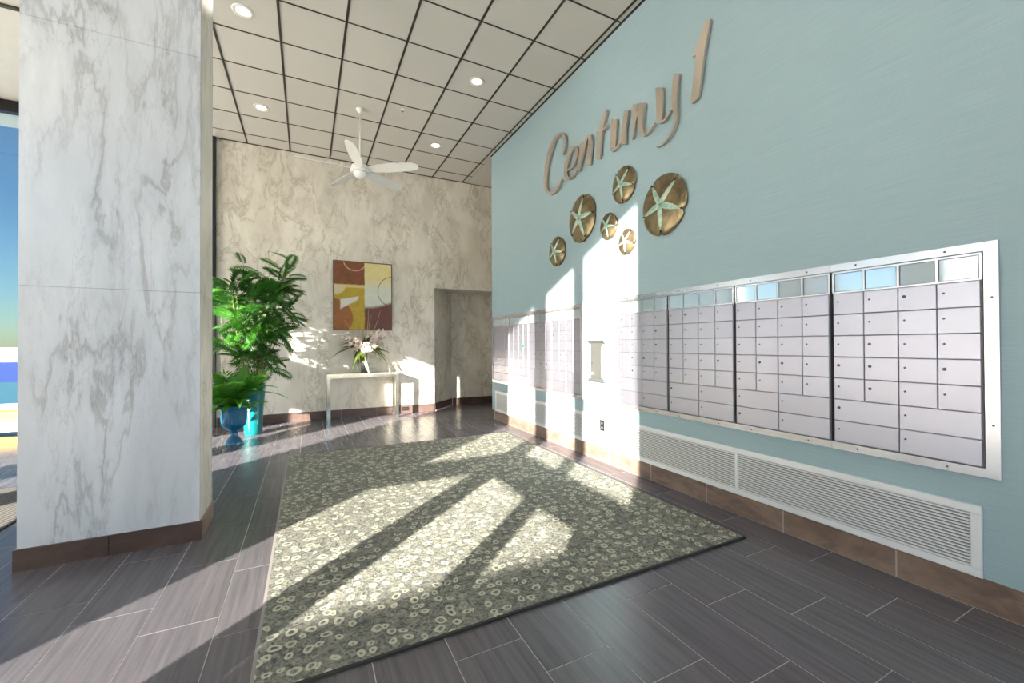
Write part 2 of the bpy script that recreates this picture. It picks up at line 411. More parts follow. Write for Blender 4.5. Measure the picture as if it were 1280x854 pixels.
# ---- right wall with recessed tile base
wr = MB().box(XW, XW+0.2, YD, 6.56, 0.158, H).build('wall_right', M['wall']); struct(wr)
br = MB().box(XW+0.0075, XW+0.2, YD, 6.50, 0.0, 0.158).build('baseboard_right', M['grout']); struct(br)
y = 1.093-9*0.5985
while y < 6.50:
    a, b = max(y, YD), min(y+0.5985, 6.50)
    if b > 0.3 and b-a > 0.03: MB().box(XW+0.006, XW+0.0074, a+0.004, b-0.004, 0.003, 0.157).build('base_tile', M['base'], br)
    y += 0.5985
MB().box(XW+0.031, XW+0.199, 6.50, 6.525, 0.003, 0.157).build('base_tile', M['base'], br)

# ---- back wall, passage and splayed niche
wb = MB().box(-1.27, 2.23, YB, YB+0.2, 0, H).build('wall_back', M['marble_warm']); struct(wb)
MB().box(2.2305, 6.2, YB, YB+0.2, 2.393, H).build('lintel_panel', M['marble_warm'], wb)
MB().box(4.3, 6.2, YB, YB+0.2, 0, 2.393).build('marble_panel', M['marble_warm'], wb)
nd = MB(); nd.prism([(2.231,7.861),(2.76,8.43),(2.70,8.48),(2.231,8.02)], 2, 0, 2.393)
wn_ = nd.build('wall_niche', M['marble_warm']); struct(wn_)
MB().box(2.70, 4.4, 8.43, 8.6, 0, 2.393).build('marble_panel', M['marble_warm'], wn_)
MB().box(4.3, 4.5, YB+0.2, 8.43, 0, 2.393).build('marble_panel', M['marble_warm'], wn_)
MB().box(2.0, 4.5, YB+0.2, 8.6, 2.393, 2.5).build('niche_soffit', M['gypsum'], wn_)
bb = semp('baseboard_back')
x = -1.25
while x < 2.2:
    x1 = min(x+0.6, 2.229)
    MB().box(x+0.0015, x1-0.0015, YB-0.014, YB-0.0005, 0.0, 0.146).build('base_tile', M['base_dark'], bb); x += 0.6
d = Vector((0.529,0.569)).normalized(); nrm = Vector((d.y,-d.x))
p0 = Vector((2.235,7.862)); p1 = Vector((2.755,8.42))
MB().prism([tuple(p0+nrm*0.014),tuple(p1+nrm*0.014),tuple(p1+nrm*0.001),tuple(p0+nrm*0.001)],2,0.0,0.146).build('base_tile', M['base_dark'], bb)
MB().prism([tuple(p0+nrm*0.034),tuple(p1+nrm*0.034),tuple(p1+nrm*0.0145),tuple(p0+nrm*0.0145)],2,0.0,0.014).build('floor_edge_strip', M['grout'], bb)
MB().box(2.785, 4.29, 8.416, 8.4295, 0.0, 0.146).build('base_tile', M['base_dark'], bb)
we = MB().box(6.0, 6.2, 6.4, 7.86, 0, H).build('wall_passage_end', M['gypsum']); struct(we)
wp = MB().box(3.083, 6.0, 6.42, 6.56, 0, H).build('wall_passage_side', M['gypsum']); struct(wp)

# ---- ceiling: roof slab, acoustic tiles, dark grid
ce = MB().box(XC-0.2, 6.2, YA-0.15, 8.9, 4.585, 4.75).box(XA-0.15, 3.1, YD-0.2, YA-0.15, 4.585, 4.75).build('ceiling', M['gypsum']); struct(ce)
GX = [-1.466+0.61*i for i in range(-3, 8)] + [XW]
GY = [5.066+0.61*j for j in range(-6, 5)] + [YB]
tm = MB().box(0.006, 0.604, 0.006, 0.604, 4.558, 4.575).mesh('ceiling_tile', M['tile'])
LIGHTS = [(-0.56,4.76),(-0.56,6.59),(1.895,4.76),(1.895,6.59),(-0.56,2.93),(1.895,2.93)]
for i in range(len(GX)-1):
    for j in range(len(GY)-1):
        x0, x1, y0, y1 = GX[i], GX[i+1], GY[j], GY[j+1]
        if x1 < -1.2 and y1 > 5.9: continue
        if abs(x1-x0-0.61) < 1e-4 and abs(y1-y0-0.61) < 1e-4: o = link('ceiling_tile', tm, ce)
        else: o = MB().box(0.006, x1-x0-0.006, 0.006, y1-y0-0.006, 4.558, 4.575).build('ceiling_tile', M['tile'], ce)
        o.location = (x0, y0, 0)
for gx in GX[:-1]:
    MB().box(gx-0.0115, gx+0.0115, GY[0], (YB if gx > -1.3 else 5.69), 4.5525, 4.5575).build('grid_runner', M['tbar'], ce)
for gy in GY[:-1]:
    MB().box((GX[0] if gy < 5.7 else -1.466), XW, gy-0.0075, gy+0.0075, 4.553, 4.5574).build('grid_tee', M['tbar'], ce)
MB().box(XW-0.022, XW-0.0005, GY[0], 6.56, 4.549, 4.5575).build('wall_angle', M['tbar'], ce)
MB().box(-1.27, 6.0, YB-0.022, YB-0.0005, 4.549, 4.5575).build('wall_angle', M['tbar'], ce)
MB().box(XC, -1.48, 5.70, YB, 4.545, 4.575).build('plaster_soffit', M['gypsum'], ce)
MB().box(XC, -1.48, 5.66, 5.70, 4.535, 4.575).build('soffit_edge', M['tbar'], ce)
MB().box(XC, GX[0], YA, 5.66, 4.555, 4.575).box(GX[0], XA-0.1, YA, GY[0], 4.555, 4.575).box(XA-0.1, 3.0, YD, GY[0], 4.555, 4.575).box(XW+0.01, 6.0, 6.56, YB, 4.555, 4.575).build('plain_ceiling', M['tile'], ce)

# ---- back-left glass front (the beach view)
def bar(mbs, *a): mbs.box(*a)
w1 = MB().box(-1.33,-1.27,YB-0.06,YB+0.04,0,H-0.001).box(XC,-1.33,YB-0.06,YB+0.04,4.385,4.535).box(XC,-1.33,YB-0.06,YB+0.04,0,0.10)
for x in (-2.6,-4.6): w1.box(x-0.03,x+0.03,YB-0.06,YB+0.04,0.10,4.385)
w1 = w1.build('window_1', M['frame_dark']); struct(w1)
for a, b in ((-2.57,-1.33),(-4.57,-2.63),(XC,-4.63)): MB().box(a,b,YB-0.012,YB-0.004,0.10,4.385).build('pane', M['glass_tint'], w1)
MB().box(XC,-1.33,YB-0.075,YB-0.061,0.0,0.09).build('kick_plate', M['yellow'], w1)  # yellow stands in for sunlight on the plate

# ---- glass corner to the left of the camera: corner post, rail, mullion
w2 = MB().box(XA-0.0875,XA+0.0875,YA-0.0875,YA+0.0875,0,H).box(-3.30,XA-0.0875,YA-0.05,YA+0.05,1.41,1.612)
w2.box(-3.30,XA-0.0875,YA-0.05,YA+0.05,0,0.06)
w2 = w2.build('window_2', M['frame_dark']); struct(w2)
for z0, z1 in ((0.06,1.41),(1.612,H)): MB().box(-3.30,XA-0.0875,YA-0.004,YA+0.004,z0,z1).build('pane', M['glass'], w2)
w3 = MB().box(XA-0.05,XA+0.05,-1.408,YA-0.0875,1.395,1.606).box(XA-0.06,XA+0.06,-0.425,-0.305,0,H).box(XA-0.05,XA+0.05,-1.408,YA-0.0875,0,0.06)
w3 = w3.build('window_3', M['frame_dark']); struct(w3)
for y0, y1 in ((-1.408,-0.425),(-0.305,YA-0.0875)):
    for z0, z1 in ((0.06,1.395),(1.606,H)): MB().box(XA-0.004,XA+0.004,y0,y1,z0,z1).build('pane', M['glass'], w3)
wl_ = MB().box(XC-0.1,-3.30,YA-0.05,YA+0.05,0,H).box(XA-0.1,XA+0.1,YD,-1.408,0,H).box(XA-0.06,XA+0.06,-1.408,-0.99,0,1.395)  # low panel by the corner glass added to narrow the sun lane
wl_.box(XC-0.1,XC+0.1,YA+0.05,1.05,0,H).box(XC-0.1,XC+0.1,2.02,2.40,0,H).box(XC-0.1,XC+0.1,3.40,4.10,0,H).box(XC-0.1,XC+0.1,1.05,7.95,3.69,H).box(XC-0.1,XC+0.1,7.70,7.95,0,3.69)
wl_ = wl_.build('wall_left', M['gypsum']); struct(wl_)
w4 = MB()
for y0, y1 in ((1.05,2.02),(2.40,3.40),(4.10,7.70)): w4.box(XC-0.04,XC+0.04,y0,y1,0,0.05)
w4 = w4.build('window_4', M['frame_dark']); struct(w4)
for y0, y1 in ((1.05,2.02),(2.40,3.40),(4.10,5.90),(5.90,7.70)): \
    [MB().box(XC-0.004,XC+0.004,y0,y1,z0,z1).build('pane', M['glass'], w4) for z0, z1 in (((0.05,2.12),(2.95,3.69)) if y0 == 2.40 else ((0.05,3.69),))]
MB().quad([(XC,2.40,2.12),(XC,3.40,2.12),(XC,3.40,2.95),(XC,2.40,2.95)]).build('sun_diffuser_pane', M['diffuser'], w4)  # unseen panel added to block direct sun and look bright in reflections
w5 = MB()
for x in (XA+0.1,-0.85,0.4,1.65,2.84): w5.box(x-0.03,x+0.03,YD-0.05,YD+0.05,0,H)
w5.box(XA,XW,YD-0.05,YD+0.05,H-0.1,H).box(XA,XW,YD-0.05,YD+0.05,0,0.08)
w5 = w5.build('window_5', M['frame_dark']); struct(w5)
for a, b in ((-1.97,-0.88),(-0.82,0.37),(0.43,1.62),(1.68,2.81)): MB().box(a,b,YD-0.004,YD+0.004,0.08,H-0.1).build('pane', M['glass'], w5)

# ---- outside: ground, beach and unseen blockers added to shape the sunlight
gd = MB().quad([(-300,-300,-0.16),(300,-300,-0.16),(300,15,-0.16),(-300,15,-0.16)]).build('ground_terrace', M['terrace']); struct(gd)
gp = MB().quad([(-300,15,-0.16),(300,15,-0.16),(300,24,-0.16),(-300,24,-0.16)]).build('ground_pool', M['water']); struct(gp)
gt = MB().quad([(-300,24,-0.16),(300,24,-0.16),(300,55,-0.16),(-300,55,-0.16)]).build('ground_pool_cover', M['tarp']); struct(gt)
gs = MB().quad([(-900,55,-0.16),(900,55,-0.16),(900,1500,-0.16),(-900,1500,-0.16)]).build('ground_beach', M['sand']); struct(gs)
MB().box(-300,300,11.5,11.8,-0.16,0.02).build('trim_kerb', M['yellow'])['kind'] = 'structure'
ov = MB().box(-10.0,-2.25,-5.0,0.3,6.007,6.3).build('trim_sun_blocker_slab', M['white_render']); struct(ov)  # unseen slab added so its edge cuts the sun patch at a slant
gw = MB().box(-7.08,-2.3,-4.1,-4.0,-0.16,2.594).build('wall_low_sun_blocker', M['white_render']); struct(gw)  # unseen wall added to end the sun lanes on the rug
ww = MB().box(-2.6,-2.3,-20,-4.7,-0.16,6.6).build('wall_tall_sun_blocker', M['white_render']); struct(ww)  # unseen wall added to keep sun off the rear glass

# ---- marble column
colm = thing('marble_column', 'square white marble clad column with grey veins beside the window', 'column', (-1.055,3.57,0))
def cl(mb, name, mat): o = mb.build(name, mat, colm, (1.055,-3.57,0)); return o
cx0, cx1, cy0, cy1 = -1.478, -0.632, 3.371, 3.771
cl(MB().box(cx0+0.02,cx1-0.02,cy0+0.02,cy1-0.02,0,H-0.001), 'core', M['grout_dark'])
for z0, z1 in ((0.123,1.631),(1.633,3.199),(3.201,H-0.001)):
    cl(MB().box(cx0,cx1-0.0005,cy0,cy0+0.02,z0,z1), 'marble_panel', M['marble_cool'])
    cl(MB().box(cx0,cx1-0.0005,cy1-0.02,cy1,z0,z1), 'marble_panel', M['marble_cool'])
    cl(MB().box(cx1-0.02,cx1,cy0+0.021,cy1-0.021,z0,z1), 'marble_panel', M['marble_warm'])  # cream marble here puts the warm lamp light into the colour
    cl(MB().box(cx0,cx0+0.02,cy0+0.021,cy1-0.021,z0,z1), 'marble_panel', M['marble_cool'])
for a, b in ((cx0-0.012,-1.082),(-1.078,cx1+0.012)):
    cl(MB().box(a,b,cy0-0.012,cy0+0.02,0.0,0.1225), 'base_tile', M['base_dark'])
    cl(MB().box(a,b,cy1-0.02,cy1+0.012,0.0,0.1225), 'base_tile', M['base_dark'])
cl(MB().box(cx1-0.02,cx1+0.012,cy0+0.021,cy1-0.021,0.0,0.1225), 'base_tile', M['base'])  # lighter tile paints in the warm light on this side
cl(MB().box(cx0-0.012,cx0+0.02,cy0+0.021,cy1-0.021,0.0,0.1225), 'base_tile', M['base_dark'])

# ================================================================== THINGS
# ---- rug
rug = thing('area_rug', 'large grey-green rug with pale rings on the dark floor', 'rug', (1.19,3.58,0))
def rg(mb, name, mat): return mb.build(name, mat, rug, (-1.19,-3.58,0))
rg(MB().box(-0.178,2.575,1.765,5.395,0.0005,0.013), 'pile', M['rug'])
e = 0.014
for a in ((-0.192,-0.178,1.751,5.409),(2.575,2.589,1.751,5.409),(-0.178,2.575,1.751,1.765),(-0.178,2.575,5.395,5.409)):
    rg(MB().box(a[0],a[1],a[2],a[3],0.0005,0.012), 'binding', M['rug_edge'] if a[0] > -0.19 else M['grout_dark'])

fm = thing('floor_mat', 'dark striped entrance mat on the floor by the glass front', 'mat', (-2.7,4.75,0))
MB().box(-0.78,0.78,-0.6,0.6,0.0005,0.010).build('pile', M['mat'], fm)
MB().box(0.78,0.80,-0.62,0.62,0.0005,0.009).box(-0.80,-0.78,-0.62,0.62,0.0005,0.009).box(-0.78,0.78,0.6,0.62,0.0005,0.009).box(-0.78,0.78,-0.62,-0.6,0.0005,0.009).build('binding', M['black'], fm)

# ---- mailboxes
UW = 0.6365
CW = (UW-0.022)/4
ROW0, RH = 0.689, 0.1273
door_s = MB().bevbox(-0.016,-0.004, 0.0015,CW-0.0015, 0.0015,RH-0.0015, 0.0025).mesh('mailbox_door', M['alu_door'])
door_l = MB().bevbox(-0.016,-0.004, 0.0015,2*CW-0.0015, 0.0015,RH-0.0015, 0.0025).mesh('mailbox_door', M['alu_door'])
lock_s = MB().lathe([(0.0,-0.003),(0.0044,-0.003),(0.0054,-0.001),(0.0054,0.0)],10,axis=0).mesh('lock', M['lock'])
lock_b = MB().lathe([(0.0,-0.004),(0.0072,-0.004),(0.0085,-0.001),(0.0085,0.0)],10,axis=0).mesh('lock', M['lock'])
pane_m = MB().bevbox(-0.009,-0.003,0.008,CW-0.008,1.592,1.699,0.002).mesh('window_pane', M['pane'])
unit_body = MB().box(-0.004,0.0005,0.0085,UW-0.0085,0.686,1.7115).mesh('cabinet_body', M['door_gap'])
unit_gap = MB().box(-0.003,0.0004,0.0,0.0084,0.686,1.7115).mesh('side_gap', M['black'])
wf = MB().box(-0.013,-0.004,0.008,UW-0.008,1.581,1.590).box(-0.013,-0.004,0.008,UW-0.008,1.701,1.711)
for q in range(5):
    yy = 0.011+q*CW; wf.box(-0.013,-0.004,yy-0.005,yy+0.005,1.590,1.701)
wf_m = wf.mesh('window_frame', M['alu_trim'])
ORD = ['first','second','third','fourth']
def unit(y0, label, group):
    u = thing('mailbox_unit', label, 'mailboxes', (XW,y0,0), group)
    link('cabinet_body', unit_body, u); link('side_gap', unit_gap, u); link('side_gap', unit_gap, u, (0,UW-0.0084,0)); link('window_frame', wf_m, u)
    for q in range(4): link('window_pane', pane_m, u, (0,0.011+q*CW,0))
    for r in range(7):
        big = r < 2
        for q in range(2 if big else 4):
            w = 2*CW if big else CW
            d_ = link('mailbox_door', door_l if big else door_s, u, (0,0.011+q*w,ROW0+r*RH))
            link('lock', lock_b if random.random() < 0.14 else lock_s, d_, (-0.016, w-0.026, RH*0.60))
    return u
for q in range(4):
    unit(0.7475+q*0.6365, '%s aluminium mailbox unit from the right in the near bank' % ORD[q], 'near bank mailbox units')
FAR0 = 3.945
for q in range(4):
    unit(FAR0+q*0.6365, '%s aluminium mailbox unit from the right in the far bank' % ORD[q], 'far bank mailbox units')
def rail(mb, y0, y1, z0, z1): return mb
def frame(y0, y1, label, wl, wr_):
    f = thing('metal_surround', label, 'frame', (XW,y0,0.643))
    Z0, Z1, t = 0.643, 1.757, 0.042
    def add(poly_yz, name='frame_rail'):
        mb = MB(); n = len(poly_yz)
        c = (sum(p[0] for p in poly_yz)/n, sum(p[1] for p in poly_yz)/n)
        mb.prism([(p[0]-y0, p[1]-Z0) for p in poly_yz], 0, -0.022, 0.0)
        return mb.build(name, M['alu_trim'], f)
    sm = MB().lathe([(0.0,-0.003),(0.004,-0.003),(0.0055,0.0)],8,axis=0).mesh('screw', M['lock'])
    cuts = [y0+wr_+0.6365*i for i in range(5)]
    for i in range(4):
        a, b = cuts[i]+0.001, cuts[i+1]-0.001
        ao, bo = (y0 if i == 0 else a), (y1 if i == 3 else b)
        for (zo, zi) in ((Z1, Z1-t),(Z0, Z0+t)):
            r_ = add([(a,zi),(ao,zo),(bo,zo),(b,zi)])
            for yy in (a+0.13, b-0.13): link('screw', sm, r_, (-0.022, yy-y0, (zo+zi)/2-Z0))
    r_ = add([(y0,Z0),(y0,Z1),(y0+wr_,Z1-t),(y0+wr_,Z0+t)])
    for zz in (0.25,0.85): link('screw', sm, r_, (-0.022, wr_*0.45, zz))
    add([(y1,Z0),(y1,Z1),(y1-wl,Z1-t),(y1-wl,Z0+t)])
frame(0.7000, 3.3100, 'satin metal surround framing the near mailbox bank', 0.0165, 0.0475)
frame(3.9100, 6.5070, 'satin metal surround framing the far mailbox bank', 0.016, 0.035)
tag(MB().box(0,0.0012,-0.04,0.04,-0.022,0.022).build('green_sticker', M['sticker'], None, (XW-0.0174,5.40,1.262)), 'small bright green sticker on a far mailbox door', 'sticker')

# ---- steel cabinet between the banks, outlets
sc = thing('wall_cabinet', 'slim grey steel wall cabinet between the two mailbox banks', 'cabinet', (XW,3.52,0.87))
MB().box(-0.022,0.0,0.03,0.24,0.03,0.42).build('body', M['steel'], sc)
dr = MB().bevbox(-0.030,-0.0225,0.04,0.23,0.045,0.385,0.003).build('door', M['steel'], sc)
MB().lathe([(0.0,-0.012),(0.011,-0.010),(0.012,0.0)],12,axis=0,c=(-0.030,0.20,0.085)).build('knob', M['trim_white'], dr)
MB().lathe([(0.0,-0.004),(0.006,-0.003),(0.007,0.0)],10,axis=0,c=(-0.030,0.20,0.20)).build('lock', M['lock'], dr)
MB().prism([(-0.04,0.455),(0,0.455),(0,0.42),(-0.022,0.42)],1,0.0,0.275).build('top_trim', M['steel'], sc)
MB().prism([(-0.022,0.03),(0,0.03),(0,0.0),(-0.04,0.0)],1,0.0,0.275).build('bottom_trim', M['steel'], sc)
def outlet(loc, label, axis):
    o = thing('power_outlet', label, 'outlet', loc)
    if axis == 'x':
        MB().bevbox(-0.007,0,-0.036,0.036,-0.058,0.058,0.003).build('cover_plate', M['black'], o)
        for z in (-0.025,0.025): MB().lathe([(0,-0.0095),(0.015,-0.0095),(0.016,-0.0071)],12,axis=0,c=(0,0,z)).build('socket', M['steel'], o)
    else:
        MB().box(-0.058,0.058,-0.007,0,-0.034,0.034).build('cover_plate', M['black'], o)
        for x in (-0.025,0.025): MB().box(x-0.014,x+0.014,-0.0085,-0.0071,-0.014,0.014).build('socket', M['lock'], o)
outlet((XW,3.587,0.396), 'black power outlet on the turquoise wall below the steel cabinet', 'x')
outlet((1.665,YB-0.0142,0.083), 'black power outlet in the dark baseboard behind the console table', 'y')

# ---- louvred grilles under the mailboxes
def grille(y0, y1, ymid, label, ns):
    g = thing('vent_grille', label, 'vent', (XW,y0,0.158))
    w, h, t = y1-y0, 0.342, 0.040
    def fr(ya,yb,za,zb,d=0.016): MB().bevbox(-d,0,ya,yb,za,zb,0.004).build('frame_rail', M['alu_white'], g)
    fr(0,w,h-t,h); fr(0,w,0,t); fr(0,t,t,h-t); fr(w-t,w,t,h-t)
    m_ = ymid-y0; fr(m_-0.012,m_+0.012,t,h-t,0.018)
    MB().box(-0.0015,0.0,t,w-t,t,h-t).build('back_plate', M['gap'], g)
    pitch = (h-2*t)/ns
    for (a, b) in ((t,m_-0.012),(m_+0.012,w-t)):
        me = MB().prism([(-0.0025,0.0),(-0.0135,0.0),(-0.0145,0.10*pitch),(-0.0145,0.46*pitch),(-0.0135,0.56*pitch),(-0.0025,0.56*pitch)],1,a+0.001,b-0.001).mesh('slat', M['alu_white'])
        for i in range(ns): link('slat', me, g, (0,0,t+pitch*(i+0.2)))
grille(0.765, 3.228, 2.015, 'long pale louvred vent grille under the near mailbox bank', 17)
grille(3.918, 6.405, 5.13, 'long pale louvred vent grille under the far mailbox bank', 17)

